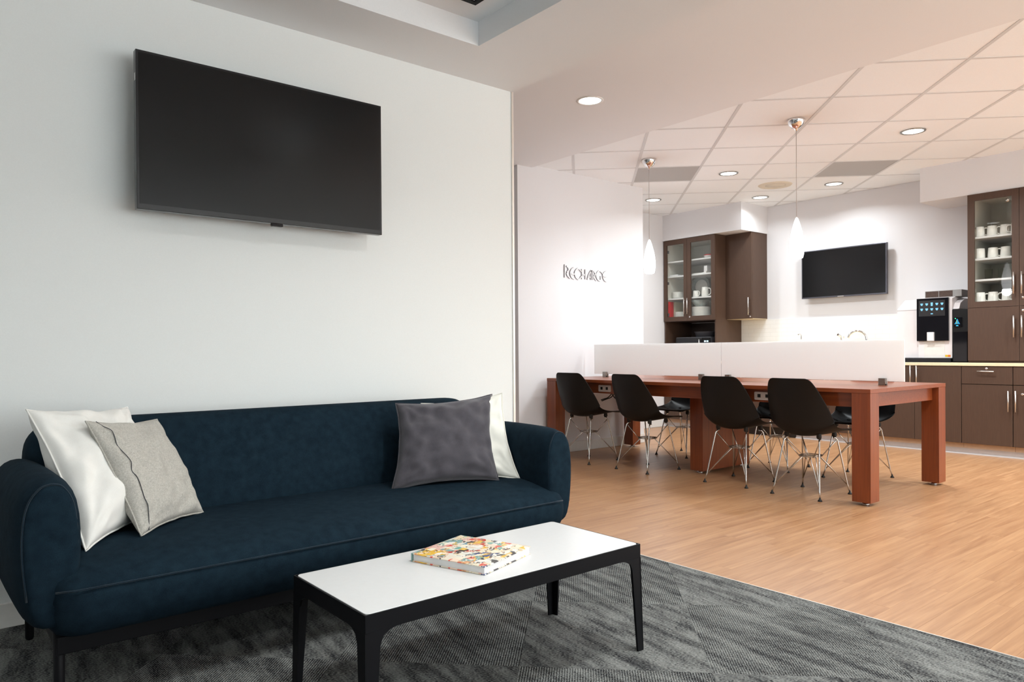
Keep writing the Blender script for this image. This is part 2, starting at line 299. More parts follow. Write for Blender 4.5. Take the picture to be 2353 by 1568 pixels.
# ------------------------------------------------------------------ mesh helpers
class MB:
    def __init__(s): s.v = []; s.f = []; s.smooth = []
    def add(s, vs, fs, smooth=False):
        o = len(s.v); s.v += [Vector(v) for v in vs]; s.f += [[i+o for i in f] for f in fs]; s.smooth += [smooth]*len(fs); return s
    def box(s, x0, x1, y0, y1, z0, z1):
        vs = [(x, y, z) for x in (x0, x1) for y in (y0, y1) for z in (z0, z1)]
        return s.add(vs, [(0, 1, 3, 2), (4, 6, 7, 5), (0, 4, 5, 1), (2, 3, 7, 6), (0, 2, 6, 4), (1, 5, 7, 3)])
    def prism(s, poly, h0, h1, axis='z', smooth=False):
        n = len(poly)
        def P(a, b, h): return {'z': (a, b, h), 'y': (a, h, b), 'x': (h, a, b)}[axis]
        vs = [P(a, b, h0) for a, b in poly] + [P(a, b, h1) for a, b in poly]
        return s.add(vs, [list(range(n))[::-1], list(range(n, 2*n))]).add(vs, [(i, (i+1) % n, n+(i+1) % n, n+i) for i in range(n)], smooth)
    def tube(s, pts, r, n=8, cap=True, closed=False):
        pts = [Vector(p) for p in pts]; k = len(pts); rings = []; vs = []; up = None
        rs = r if isinstance(r, (list, tuple)) else [r]*k
        for i, p in enumerate(pts):
            if closed: t = (pts[(i+1) % k]-pts[i-1])
            else: t = (pts[min(i+1, k-1)]-pts[max(i-1, 0)])
            t.normalize()
            if up is None:
                up = Vector((0, 0, 1)) if abs(t.z) < .9 else Vector((1, 0, 0))
            a = (up - t*up.dot(t)).normalized(); up = a; b = t.cross(a)
            for j in range(n): vs.append(p + (a*cos(2*pi*j/n)+b*sin(2*pi*j/n))*rs[i])
        fs = []
        for i in range(k if closed else k-1):
            i2 = (i+1) % k
            for j in range(n): fs.append((i*n+j, i*n+(j+1) % n, i2*n+(j+1) % n, i2*n+j))
        s.add(vs, fs, True)
        if cap and not closed: s.add(vs[:n], [list(range(n))[::-1]]); s.add(vs[-n:], [list(range(n))])
        return s
    def lathe(s, prof, cx=0, cy=0, n=24, cap0=False, cap1=False, axis='z'):
        vs = []
        for rad, z in prof:
            for j in range(n):
                a, b = rad*cos(2*pi*j/n), rad*sin(2*pi*j/n)
                vs.append((cx+a, cy+b, z) if axis == 'z' else (z, cx+a, cy+b))
        k = len(prof); fs = [(i*n+j, i*n+(j+1) % n, (i+1)*n+(j+1) % n, (i+1)*n+j) for i in range(k-1) for j in range(n)]
        s.add(vs, fs, True)
        if cap0: s.add(vs[:n], [list(range(n))[::-1]])
        if cap1: s.add(vs[-n:], [list(range(n))])
        return s
    def loft(s, rings, cap=True, smooth=True):
        n = len(rings[0]); vs = [p for r in rings for p in r]
        s.add(vs, [(i*n+j, i*n+(j+1) % n, (i+1)*n+(j+1) % n, (i+1)*n+j) for i in range(len(rings)-1) for j in range(n)], smooth)
        if cap: s.add(rings[0], [list(range(n))[::-1]], smooth); s.add(rings[-1], [list(range(n))], smooth)
        return s
    def mesh(s, name, mat, origin=(0, 0, 0)):
        o = Vector(origin); me = bpy.data.meshes.new(name); me.from_pydata([v-o for v in s.v], [], s.f)
        bm = bmesh.new(); bm.from_mesh(me); bmesh.ops.remove_doubles(bm, verts=bm.verts, dist=1e-6)
        bmesh.ops.recalc_face_normals(bm, faces=bm.faces); bm.to_mesh(me); bm.free()
        if len(me.polygons) == len(s.smooth): me.polygons.foreach_set('use_smooth', s.smooth)
        else: me.polygons.foreach_set('use_smooth', [all(s.smooth)]*len(me.polygons))
        if mat: me.materials.append(M[mat] if isinstance(mat, str) else mat)
        return me

def worigin(o):
    v = Vector(o.location)
    while o.parent: o = o.parent; v = v+Vector(o.location)
    return v
def link(name, me, parent=None, loc=None):
    """mesh was made in world coordinates minus loc"""
    o = bpy.data.objects.new(name, me); C.objects.link(o)
    if parent: o.parent = parent; o.location = Vector(loc)-worigin(parent)
    else: o.location = loc
    return o
def bevel(o, w, seg=2):
    m = o.modifiers.new('bevel', 'BEVEL'); m.width = w; m.segments = seg; m.limit_method = 'ANGLE'; m.angle_limit = radians(40); return o
def part(name, mb, mat, parent=None, bev=0, seg=2):
    """world-coordinate mesh; its origin goes to its own bottom centre"""
    lo = [min(v[i] for v in mb.v) for i in range(3)]; hi = [max(v[i] for v in mb.v) for i in range(3)]
    og = Vector(((lo[0]+hi[0])/2, (lo[1]+hi[1])/2, lo[2]))
    o = link(name, mb.mesh(name, mat, og), parent, og)
    if bev: bevel(o, bev, seg)
    return o
def tag(o, label, cat, group=None):
    o['label'] = label; o['category'] = cat
    if group: o['group'] = group
    return o
def thing(name, label, cat, loc=(0, 0, 0), group=None):
    o = bpy.data.objects.new(name, None); C.objects.link(o); o.location = loc; o.empty_display_size = .05
    return tag(o, label, cat, group)
def struct(name, mb, mat, bev=0): 
    o = part(name, mb, mat, None, bev); o['kind'] = 'structure'; return o
def dup(root, loc, rotz=0, label=None, group=None):
    r = root.copy(); C.objects.link(r); r.location = loc; r.rotation_euler = (0, 0, rotz)
    if label: r['label'] = label
    if group: r['group'] = group
    for ch in list(root.children):
        c = ch.copy(); C.objects.link(c); c.parent = r
        for g in list(ch.children):
            d = g.copy(); C.objects.link(d); d.parent = c
    return r
def B(*a): return MB().box(*a)
def clip(poly, a, b, c):
    """keep a*x+b*y <= c"""
    out = []
    for i in range(len(poly)):
        p, q = poly[i], poly[(i+1) % len(poly)]; dp, dq = a*p[0]+b*p[1]-c, a*q[0]+b*q[1]-c
        if dp <= 0: out.append(p)
        if dp*dq < 0:
            t = dp/(dp-dq); out.append((p[0]+(q[0]-p[0])*t, p[1]+(q[1]-p[1])*t))
    return out
def area(poly): return abs(sum(poly[i][0]*poly[(i+1) % len(poly)][1]-poly[(i+1) % len(poly)][0]*poly[i][1] for i in range(len(poly))))/2
def rrect(x0, x1, y0, y1, r, n=4):
    out = []
    for cx, cy, a0 in ((x1-r, y1-r, 0), (x0+r, y1-r, 90), (x0+r, y0+r, 180), (x1-r, y0+r, 270)):
        for i in range(n+1):
            a = radians(a0+90*i/n); out.append((cx+r*cos(a), cy+r*sin(a)))
    return out
S2 = math.sqrt(.5)
def rot45(a, b): return ((a+b)*S2, (a-b)*S2)       # (along, cross) -> x, y

# ------------------------------------------------------------------ room shell
YA, XA = 3.236, 2.672          # sofa wall face and its end
YR, XR0, XR1 = 5.213, 4.372, 6.15   # sign wall
XK, YN = 8.21, 6.14            # kitchen wall, nook wall
ZL, ZT, ZP, ZC = 2.493, 2.61, 2.745, 2.767
Y0, X0 = -3.0, -2.6
floor = struct('floor', B(2.737, XK+.1, Y0, YN+.1, -.06, -.006), 'toe_t')
cfloor = struct('floor', B(X0, 2.737, Y0, YN+.1, -.06, -.006), 'paint_d')
wl = struct('wall_left', B(X0, XA, YA, YA+.13, 0, ZP+.1), 'paint')
struct('wall_middle', B(XR0, XR1, YR, YR+.13, 0, 2.9), 'paint_k')
struct('wall_right', B(XK, XK+.1, Y0, YN, 0, 2.9), 'paint_k')
struct('wall_back', B(X0, XK+.1, YN, YN+.1, 0, 2.9), 'paint_k')
WX = [(.5, 1.9), (2.05, 3.45), (3.6, 5.0), (5.15, 6.55), (6.7, 8.1)]  # windows added behind the camera to let in soft fill light
mb = MB().box(X0, XK+.1, Y0-.1, Y0, 0, .35).box(X0, XK+.1, Y0-.1, Y0, 2.38, 2.9).box(X0, WX[0][0], Y0-.1, Y0, .35, 2.38)
for a, b in zip(WX, WX[1:]): mb.box(a[1], b[0], Y0-.1, Y0, .35, 2.38)
mb.box(WX[-1][1], XK+.1, Y0-.1, Y0, .35, 2.38)
struct('wall_front', mb, 'paint_d')
for k, (a, b) in enumerate(WX):
    w = struct('added_window_%d' % (k+1), MB().box(a, a+.05, Y0-.09, Y0-.02, .35, 2.38).box(b-.05, b, Y0-.09, Y0-.02, .35, 2.38).box(a+.05, b-.05, Y0-.09, Y0-.02, .35, .40).box(a+.05, b-.05, Y0-.09, Y0-.02, 2.33, 2.38), 'alu')
    part('pane', B(a+.05, b-.05, Y0-.058, Y0-.052, .40, 2.33), 'glass', w)
struct('wall_side', B(X0-.1, X0, Y0, YN, 0, 2.9), 'paint')
# lounge ceiling with a raised tray
TX0, TX1, TY0, TY1 = -1.6, 2.147, -2.2, 2.848
mb = MB()
mb.box(X0, TX0, Y0, YA, ZL, 2.9).box(TX1, 2.682, Y0, YA, ZL, 2.9).box(TX0, TX1, TY1, YA, ZL, 2.9).box(TX0, TX1, Y0, TY0, ZL, 2.9)
mb.box(TX0, TX1, TY0, TY1, ZT, 2.9)
struct('ceiling', mb, 'paint_c')
struct('ceiling', B(2.682, 4.553, Y0, YN, ZP, 2.9).box(X0, 2.682, YA+.13, YN, ZP, 2.9), 'paint_c')
tile_c = struct('ceiling', B(4.553, XK, Y0, YN, ZC+.03, 2.9), 'paint_c')
# kitchen soffits over the cabinets
struct('trim_1', B(7.64, XK, 4.962, YN, 2.437, 2.80), 'paint_k')
struct('trim_2', B(7.656, XK, Y0, 2.975, 2.436, 2.80), 'paint_k')
struct('trim_3', B(XA-.002, XA+.012, YA-.006, YA+.05, 0, ZL), 'alu')
struct('baseboard_left', B(X0, XA-.003, YA-.012, YA, 0.003, .093), 'trim', .003)
struct('baseboard_middle', B(XR0, XR1, YR-.010, YR, 0, .10), 'trim', .003)
struct('baseboard_back', B(XR1-.2, 7.6, YN-.01, YN, 0, .10), 'trim', .003)
struct('trim_4', B(2.734, 2.7395, Y0, YN, -.004, .0035), 'alu')

# ceiling tiles, tees (45 degrees to the walls)
P = .6096; A0, B0 = .72*P, .88*P - P
def region(poly, x0, x1, y0, y1):
    for a, b, c in ((-1, 0, -x0), (1, 0, x1), (0, -1, -y0), (0, 1, y1)):
        poly = clip(poly, a, b, c)
        if len(poly) < 3: return []
    return poly
def diamond(a0, a1, b0, b1): return [rot45(a0, b0), rot45(a0, b1), rot45(a1, b1), rot45(a1, b0)]
TILES = {}
vents = {(11, 1), (11, 4)}
tmesh = {}
for i in range(0, 17):
    for j in range(-5, 10):
        a, b = A0+i*P, B0+j*P
        g = .011
        full = diamond(a+g, a+P-g, b+g, b+P-g)
        poly = region(full, 4.556, XK-.004, -1.2, YN-.004)
        if not poly or area(poly) < .01: continue
        kind = 'vent' if (i, j) in vents else 'tile'
        cx, cy = rot45(a+P/2, b+P/2)
        isfull = area(poly) > area(full)*.999
        key = kind if isfull else None
        if key and key in tmesh: me = tmesh[key]
        else:
            me = MB().prism(poly, ZC+.003, ZC+.018).mesh('ceiling_tile', kind, (cx, cy, ZC))
            if key: tmesh[key] = me
        link('vent_panel' if kind == 'vent' else 'ceiling_tile', me, tile_c, (cx, cy, ZC))
        TILES[(i, j)] = (cx, cy)
def tee(d, k):
    g = .012
    poly = diamond(A0+k*P-g, A0+k*P+g, -4, 6) if d == 'a' else diamond(0, 12, B0+k*P-g, B0+k*P+g)
    return region(poly, 4.556, XK-.001, -1.2, YN-.001)
for d, ks in (('b', range(-5, 11)), ('a', range(0, 18))):
    for k in ks:
        poly = tee(d, k)
        if poly and area(poly) > .001:
            z = ZC if d == 'b' else ZC+.0012
            part('ceiling_tee', MB().prism(poly, z, ZC+.028), 'tee', tile_c)

# carpet tiles
T = .607
for i in range(-8, 8):
    for j in range(-9, 9):
        a, b = 2.29+(i)*T, .393+(j)*T*.985
        g = .0002
        full = diamond(a+g, a+T-g, b+g, b+T*.985-g)
        poly = region(full, X0+.01, 2.731, -.9, YA-.001)
        if not poly or area(poly) < .002: continue
        cx, cy = rot45(a+T/2, b+T/2)
        ribbed = (i+j) % 2 == 0
        ang = radians(45 if ribbed else -45)          # ribs run along local x
        c_, s_ = cos(-ang), sin(-ang)
        lp = [((x-cx)*c_-(y-cy)*s_, (x-cx)*s_+(y-cy)*c_) for x, y in poly]
        me = MB().prism(lp, -.006, .003).mesh('carpet_tile', 'carpet_r' if ribbed else 'carpet_s')
        o = link('carpet_tile', me, cfloor, (cx, cy, 0)); o.rotation_euler = (0, 0, ang)

# floor planks, joints recessed
PW, PL = .0762, .914
rows = int((YN-.3)/PW)
near, rest = [], MB()
for rix in range(0, rows+1):
    y0 = .25+rix*PW
    off = random.random()*PL
    x = 2.742-off
    while x < 7.72:
        x0, x1 = max(x, 2.741), min(x+PL, 7.76)
        if x1-x0 > .002:
            cx, cy = (x0+x1)/2, y0+PW/2
            dp = cx*sin(YAW)+cy*cos(YAW); lat = cx*cos(YAW)-cy*sin(YAW)
            vis = dp > .5 and -.1 < lat/dp < .80
            near.append((0 if vis else 9, dp, x0, x1, y0))
        x += PL
near.sort()
pm = {}
for q, (nv, dp, x0, x1, y0) in enumerate(near):
    g = .00022
    if q < 298:
        ln = round(x1-x0, 4)
        if ln not in pm:
            pm[ln] = MB().box(-ln/2+g, ln/2-g, -PW/2+g, PW/2-g, -.005, 0).mesh('plank', 'plank')
        link('plank', pm[ln], floor, ((x0+x1)/2, y0+PW/2, 0))
    else: rest.box(x0+g, x1-g, y0+g, y0+PW-g, -.005, 0)
rest.box(2.741, XK, Y0, .249, -.005, 0)
o = part('plank', rest, 'plank', floor); o['kind'] = 'stuff'

# ------------------------------------------------------------------ lamps
def lamp(name, loc, power, size, col, parent=None, spread=150, shape='DISK'):
    ld = bpy.data.lights.new(name, 'AREA'); ld.shape = shape; ld.size = size; ld.energy = power; ld.color = col; ld.spread = radians(spread)
    o = bpy.data.objects.new(name, ld); C.objects.link(o)
    if parent: o.parent = parent; o.location = Vector(loc)-worigin(parent)
    else: o.location = loc
    return o
def downlight(x, y, z, r, watts, label, col, group, spread=150):
    t = thing('recessed_downlight', label, 'ceiling light', (x, y, z), group)
    part('trim_ring', MB().lathe([(r*.80, z+.001), (r*.84, z-.005), (r*.98, z-.004), (r, z+.001)], x, y, 28), 'clamp' if z > ZP else 'trim', t)
    part('lens', MB().lathe([(.001, z-.001), (r*.8, z-.001), (r*.8, z+.001), (.001, z+.001)], x, y, 28), 'lens', t)
    lamp('lamp', (x, y, z-.012), watts, r*1.5, col, t, spread)
    return t
kd = [((6.323, 4.249), 'round white downlight beside the grey vent panel nearest the sign wall'),
      ((6.731, 5.545), 'round downlight partly behind the cord of the pendant nearer the sign wall'),
      ((7.608, 4.689), 'round downlight near the corner of the far kitchen soffit'),
      ((7.62, 3.822), 'round downlight above the kitchen television'),
      ((6.295, 2.497), 'round downlight beside the grey vent panel on the right of the ceiling')]
for ((x, y), lb), kw in zip(kd, (1.25, .8, .42, .65, 1.7)): downlight(x, y, ZC, .095, KIT_W*kw, lb, KIT_COL, 'downlights in the tiled kitchen ceiling')
downlight(3.66, 3.57, ZP, .095, KIT_W*.8, 'bright round downlight in the plain plaster ceiling over the passage', KIT_COL, None)
for x, y, w_ in ((5.45, .80, 'kitchen front left'), (6.95, .85, 'kitchen front right'), (5.45, -1.2, 'kitchen rear left'), (7.1, -1.0, 'kitchen rear right')):  # unseen downlights, added at regular spacing to brighten the kitchen
    downlight(x, y, ZC, .095, KIT_W*1.9, 'added round ceiling downlight beyond the right edge of the picture, '+w_, KIT_COL, 'added ceiling lights outside the view')
for x, y, k in ((3.6, 1.2, .8), (3.6, -1.0, .8)):  # two more unseen lamps added for light along the passage
    downlight(x, y, ZP, .095, KIT_W*k, 'added round ceiling downlight beyond the picture, %s end of the passage' % ('near' if y > 0 else 'far'), KIT_COL, 'added ceiling lights outside the view')
LNAME = ['right of the camera', 'over the camera', 'left of the camera', 'far left', 'behind to the right', 'behind the camera']
for x, y, k in ((2.0, 1.15, 2.8), (1.1, .85, .9), (.1, 1.0, .6), (-.8, 1.3, .6), (1.6, -.8, .6), (.0, -.8, .6)):
    downlight(x, y, ZT, .075, LNG_W*k, 'round downlight in the lounge tray above the picture, %s' % LNAME.pop(0), LNG_COL, 'lounge lights outside the view', 140)
# square air diffuser in the tray, only its corner shows
t = thing('ceiling_diffuser', 'black edged square ceiling diffuser in the raised tray at the top edge', 'vent', (1.72, 2.40, ZT))
mb = MB()
for x0, x1, y0, y1 in ((1.42, 2.02, 2.675, 2.70), (1.42, 2.02, 2.10, 2.125), (1.42, 1.445, 2.125, 2.675), (1.995, 2.02, 2.125, 2.675)): mb.box(x0, x1, y0, y1, ZT-.012, ZT)
part('frame', mb, 'black_metal', t)
part('panel', B(1.445, 1.995, 2.125, 2.675, ZT-.006, ZT), 'paint_c', t)
# round beige speaker
x, y = 7.173, 4.243
t = thing('ceiling_speaker', 'round beige speaker grille flush in a kitchen ceiling tile', 'speaker', (x, y, ZC))
part('rim', MB().lathe([(.10, ZC+.002), (.11, ZC-.006), (.165, ZC-.006), (.175, ZC+.003)], x, y, 32), 'beige', t)
part('grille', MB().lathe([(.001, ZC-.003), (.10, ZC-.003), (.10, ZC+.002)], x, y, 32), 'beige', t)

def pendant(x, y, zb, zt, label):
    t = thing('pendant_lamp', label, 'lamp', (x, y, zb), 'pendant lamps over the long table')
    part('canopy', MB().lathe([(.066, ZC), (.066, ZC-.004), (.062, ZC-.022), (.050, ZC-.045), (.030, ZC-.062), (.010, ZC-.070), (.008, ZC-.085), (.001, ZC-.086)], x, y, 32), 'chrome', t)
    part('cord', MB().tube([(x, y, zt-.005), (x, y, ZC-.08)], .0028, 8), 'toe_w', t)
    h = zt-zb
    pr = [(.030, 0), (.044, .02), (.050, .10), (.0545, .22), (.055, .33), (.050, .48), (.041, .64), (.030, .78), (.019, .90), (.010, .975), (.004, 1.0)]
    part('shade', MB().lathe([(.001, zb+.004)]+[(r, zb+f*h) for r, f in pr], x, y, 28), 'opal', t)
    ld = bpy.data.lights.new('bulb', 'POINT'); ld.energy = 16; ld.color = (.86, .94, 1); ld.shadow_soft_size = .05
    o = bpy.data.objects.new('bulb', ld); C.objects.link(o); o.parent = t; o.location = (0, 0, -.03)
pendant(5.288, 4.405, 1.714, 2.03, 'white teardrop pendant lamp hanging nearer the sign wall')
pendant(5.268, 2.936, 1.70, 2.018, 'white teardrop pendant lamp hanging in front of the kitchen television')

# ------------------------------------------------------------------ wall sign
sgn = thing('wall_sign', 'brushed metal raised letters reading RECHARGE on the white sign wall', 'sign', (5.27, YR, 1.72))
LET = [('R', [[(4.9634, 1.8549), (4.9622, 1.7254)], [(4.984, 1.8386), (5.0047, 1.8291), (5.014, 1.8106), (5.0081, 1.7938), (4.9872, 1.7787)], [(4.986, 1.7718), (4.9982, 1.7466), (5.0321, 1.7213)]]), ('E', [[(5.0848, 1.8291), (5.0578, 1.8135), (5.0404, 1.7876), (5.0375, 1.7655), (5.0457, 1.744), (5.0646, 1.7259), (5.0895, 1.7186)], [(5.0383, 1.765), (5.0919, 1.7661)]]), ('C', [[(5.1891, 1.7958), (5.1736, 1.8129), (5.1465, 1.8255), (5.1193, 1.812), (5.1017, 1.786), (5.1003, 1.7639), (5.1109, 1.7397), (5.1301, 1.7242), (5.1494, 1.7184), (5.1729, 1.7281), (5.1887, 1.7513)]]), ('H', [[(5.2003, 1.8243), (5.1994, 1.7241)], [(5.2483, 1.8233), (5.2474, 1.7241)], [(5.1998, 1.7673), (5.2478, 1.7674)]]), ('A', [[(5.2771, 1.723), (5.2914, 1.7617), (5.3097, 1.7937), (5.3319, 1.8204)], [(5.3271, 1.8173), (5.3262, 1.723)], [(5.2893, 1.7489), (5.3265, 1.7503)]]), ('R', [[(5.352, 1.8232), (5.3511, 1.7244)], [(5.366, 1.81), (5.3881, 1.7987), (5.3921, 1.7876), (5.3737, 1.7667)], [(5.3676, 1.7606), (5.3795, 1.7388), (5.4044, 1.7198)]]), ('G', [[(5.4955, 1.7935), (5.4821, 1.8103), (5.4535, 1.8227), (5.4289, 1.8126), (5.4103, 1.7887), (5.4061, 1.7686), (5.416, 1.7437), (5.4362, 1.725), (5.4607, 1.7179)], [(5.4714, 1.7712), (5.4711, 1.7327)]]), ('E', [[(5.5588, 1.8244), (5.5317, 1.8149), (5.5087, 1.7949), (5.5024, 1.7745), (5.5104, 1.7492), (5.5309, 1.7275), (5.5566, 1.7198)], [(5.5031, 1.7682), (5.5583, 1.7693)]])]
def catmull(p, n=5):
    if len(p) < 3: return [Vector(q) for q in p]
    p = [Vector(q) for q in p]; q = [2*p[0]-p[1]]+p+[2*p[-1]-p[-2]]; out = []
    for i in range(1, len(q)-2):
        for k in range(n):
            t = k/n; a, b, c, d = q[i-1], q[i], q[i+1], q[i+2]
            out.append(.5*((2*b)+(c-a)*t+(2*a-5*b+4*c-d)*t*t+(3*b-a-3*c+d)*t*t*t))
    return out+[p[-1]]
for ch, strokes in LET:
    mb = MB()
    for s in strokes:
        pts = catmull(s); w = .0066; lft, rgt = [], []
        for i, p in enumerate(pts):
            d = (pts[min(i+1, len(pts)-1)]-pts[max(i-1, 0)]).normalized(); nrm = Vector((-d.y, d.x))
            lft.append(p+nrm*w); rgt.append(p-nrm*w)
        rings = [[(l.x+.005, YR-.012, l.y), (r.x+.005, YR-.012, r.y), (r.x+.005, YR-.001, r.y), (l.x+.005, YR-.001, l.y)] for l, r in zip(lft, rgt)]
        mb.loft(rings, smooth=False)
    lo = part('letter', mb, 'letter_lit_face', sgn); lo.data.materials.append(M['letter_shaded_edge'])
    for p in lo.data.polygons: p.material_index = 0 if p.normal.y < -.7 else 1

# ------------------------------------------------------------------ televisions
def tv1():
    x0, x1, z0, z1, yf = .678, 1.752, 1.566, 2.186, 3.106
    t = thing('television', 'large black flat television high on the pale lounge wall', 'television', ((x0+x1)/2, 3.15, z0))
    part('bezel', B(x0, x1, yf, yf+.035, z0, z1), 'bezel', t, .002)
    part('screen', B(x0+.010, x1-.010, yf-.0015, yf+.001, z0+.022, z1-.010), 'screen', t)
    part('back_cover', B(x0+.12, x1-.12, yf+.035, yf+.07, z0+.06, z1-.12), 'black_plastic', t, .01)
    part('wall_bracket', B(x0+.30, x1-.30, yf+.07, YA-.0005, z0+.16, z1-.16), 'black_metal', t)
    part('sensor', MB().prism(rrect(x0+.535, x0+.585, z0-.012, z0+.002, .004), yf+.004, yf+.02, 'y'), 'gloss_black', t)
    part('side_glint', B(x0-.0006, x0+.0012, yf+.004, yf+.022, z1-.12, z1-.09), 'chrome', t)
tv1()
def tv2():
    y0, y1, z0, z1, xf = 3.49, 4.462, 1.594, 2.152, 8.11
    t = thing('television', 'grey edged flat television on the kitchen wall above the sink', 'television', (8.15, (y0+y1)/2, z0))
    part('bezel', B(xf, xf+.04, y0, y1, z0, z1), 'bezel_g', t, .003)
    part('screen', B(xf-.0015, xf+.001, y0+.012, y1-.012, z0+.016, z1-.012), 'screen', t)
    part('wall_bracket', B(xf+.04, XK-.0005, y0+.25, y1-.25, z0+.15, z1-.15), 'black_metal', t)
    part('badge', B(xf-.002, xf, 3.96, 4.03, z0+.002, z0+.010), 'nickel', t)
tv2()

# ------------------------------------------------------------------ sofa
sofa = thing('sofa', 'long navy blue wool sofa with rounded arms against the lounge wall', 'sofa', (1.23, 2.7, 0))
def seat():
    xa, xb = .264, 2.192
    prof = [(2.98, .225), (2.60, .205), (2.36, .205), (2.285, .225), (2.252, .275), (2.244, .325), (2.250, .368), (2.285, .396), (2.36, .418), (2.48, .432), (2.62, .434), (2.80, .430), (2.98, .425)]
    rings = []
    for k in range(0, 29):
        u = k/28; x = xa+(xb-xa)*u; e = min(x-xa, xb-x); r = .07
        q = 1-max(0, 1-e/r); q = math.sqrt(max(0, 1-(1-q)**2))      # 0 at ends -> 1
        rings.append([(x, y+(1-q)*.045*max(0, (2.75-y)/.5), .32+(z-.32)*(.90+.10*q)) for y, z in prof])
    return MB().loft(rings)
def subsurf(o, n=1):
    m = o.modifiers.new('sub', 'SUBSURF'); m.levels = n; m.render_levels = n; return o
subsurf(part('seat', seat(), 'navy', sofa))
pp = []
for k in range(0, 41):
    x = .288+(2.125-.288)*k/40; e = min(x-.272, 2.192-x); q = 1-max(0, 1-e/.07); q = math.sqrt(max(0, 1-(1-q)**2))
    pp.append((x, 2.2485+(1-q)*.055, .32+(.366-.32)*(.90+.10*q)))
part('piping', MB().tube(pp, .0026, 6), 'navy_pipe', sofa)
def back():
    xa, xb = .288, 2.175
    rings = []
    for k in range(0, 31):
        u = k/30; u = .5-.5*cos(pi*u); x = xa+(xb-xa)*u; e = min(x-xa, xb-x); r = .12
        q = min(1, e/r); dz = r*(1-math.sqrt(max(0, 1-(1-q)**2)))*.9
        top = .776-dz; th = .5+.5*math.sqrt(max(0, 1-(1-min(1, e/.05))**2))
        yc = 2.985
        def P(y, z): return (x, yc+(y-yc)*th, z)
        rings.append([P(2.80, .30), P(2.815, .45), P(2.86, .60), P(2.900, top-.075), P(2.925, top-.03), P(2.965, top-.005), P(3.01, top), P(3.06, top-.012), P(3.10, top-.05), P(3.118, .60), P(3.118, .45), P(3.10, .30)])
    return MB().loft(rings)
subsurf(part('backrest', back(), 'navy', sofa))
def arm(cx):
    def sect(y, s, ztop, zbot):
        out = []
        for hw, z in ((.030, zbot), (.060, zbot+.02), (.080, zbot+.09), (.092, .46), (.088, ztop-.10), (.072, ztop-.045), (.040, ztop-.010), (0, ztop)):
            out.append((hw*s, z))
        sg = -1 if cx < 1.2 else 1; dx = cx+(-.03 if sg < 0 else .11)*(y-2.31); ki, ko = (.93, .84) if sg < 0 else (.84, 1.0)
        pts = [(dx-hw*ki, y, z) for hw, z in out]+[(dx+hw*ko, y, z) for hw, z in out[::-1][1:]]
        return pts
    ys = [(2.305, .72, .640, .275), (2.312, .80, .648, .262), (2.335, .93, .657, .25), (2.375, 1.04, .664, .245), (2.45, 1.09, .668, .242), (2.65, 1.10, .668, .242), (2.85, 1.06, .664, .242), (2.98, .98, .654, .25), (3.05, .82, .63, .26)]
    return MB().loft([sect(*q) for q in ys])
for cx in (.289, 2.165):
    a = subsurf(part('arm', arm(cx), 'navy', sofa))
    loop = [(cx+sg*hw*.76*(.84 if (sg > 0) == (cx < 1.2) else 1), 2.3165, z) for sg, seq in ((-1, 1), (1, -1)) for hw, z in ((.080, .34), (.092, .46), (.088, .548), (.072, .603), (.040, .638), (.012, .6475))[::seq]]
    part('arm_piping', MB().tube(catmull(loop, 4), .0024, 6), 'navy_pipe', a)
part('base_frame', B(.30, 2.16, 2.355, 2.385, .165, .215).box(.30, 2.16, 3.02, 3.05, .165, .225).box(.295, .325, 2.37, 3.04, .19, .225).box(2.135, 2.165, 2.37, 3.04, .19, .225).box(1.21, 1.24, 2.37, 3.04, .185, .225), 'black_metal', sofa, .003)
for x in (.308, 2.152):
    for y in (2.372, 3.045):
        part('leg', MB().lathe([(.010, .003), (.0135, .012), (.015, .27)], x, y, 16, True, True), 'black_metal', sofa)

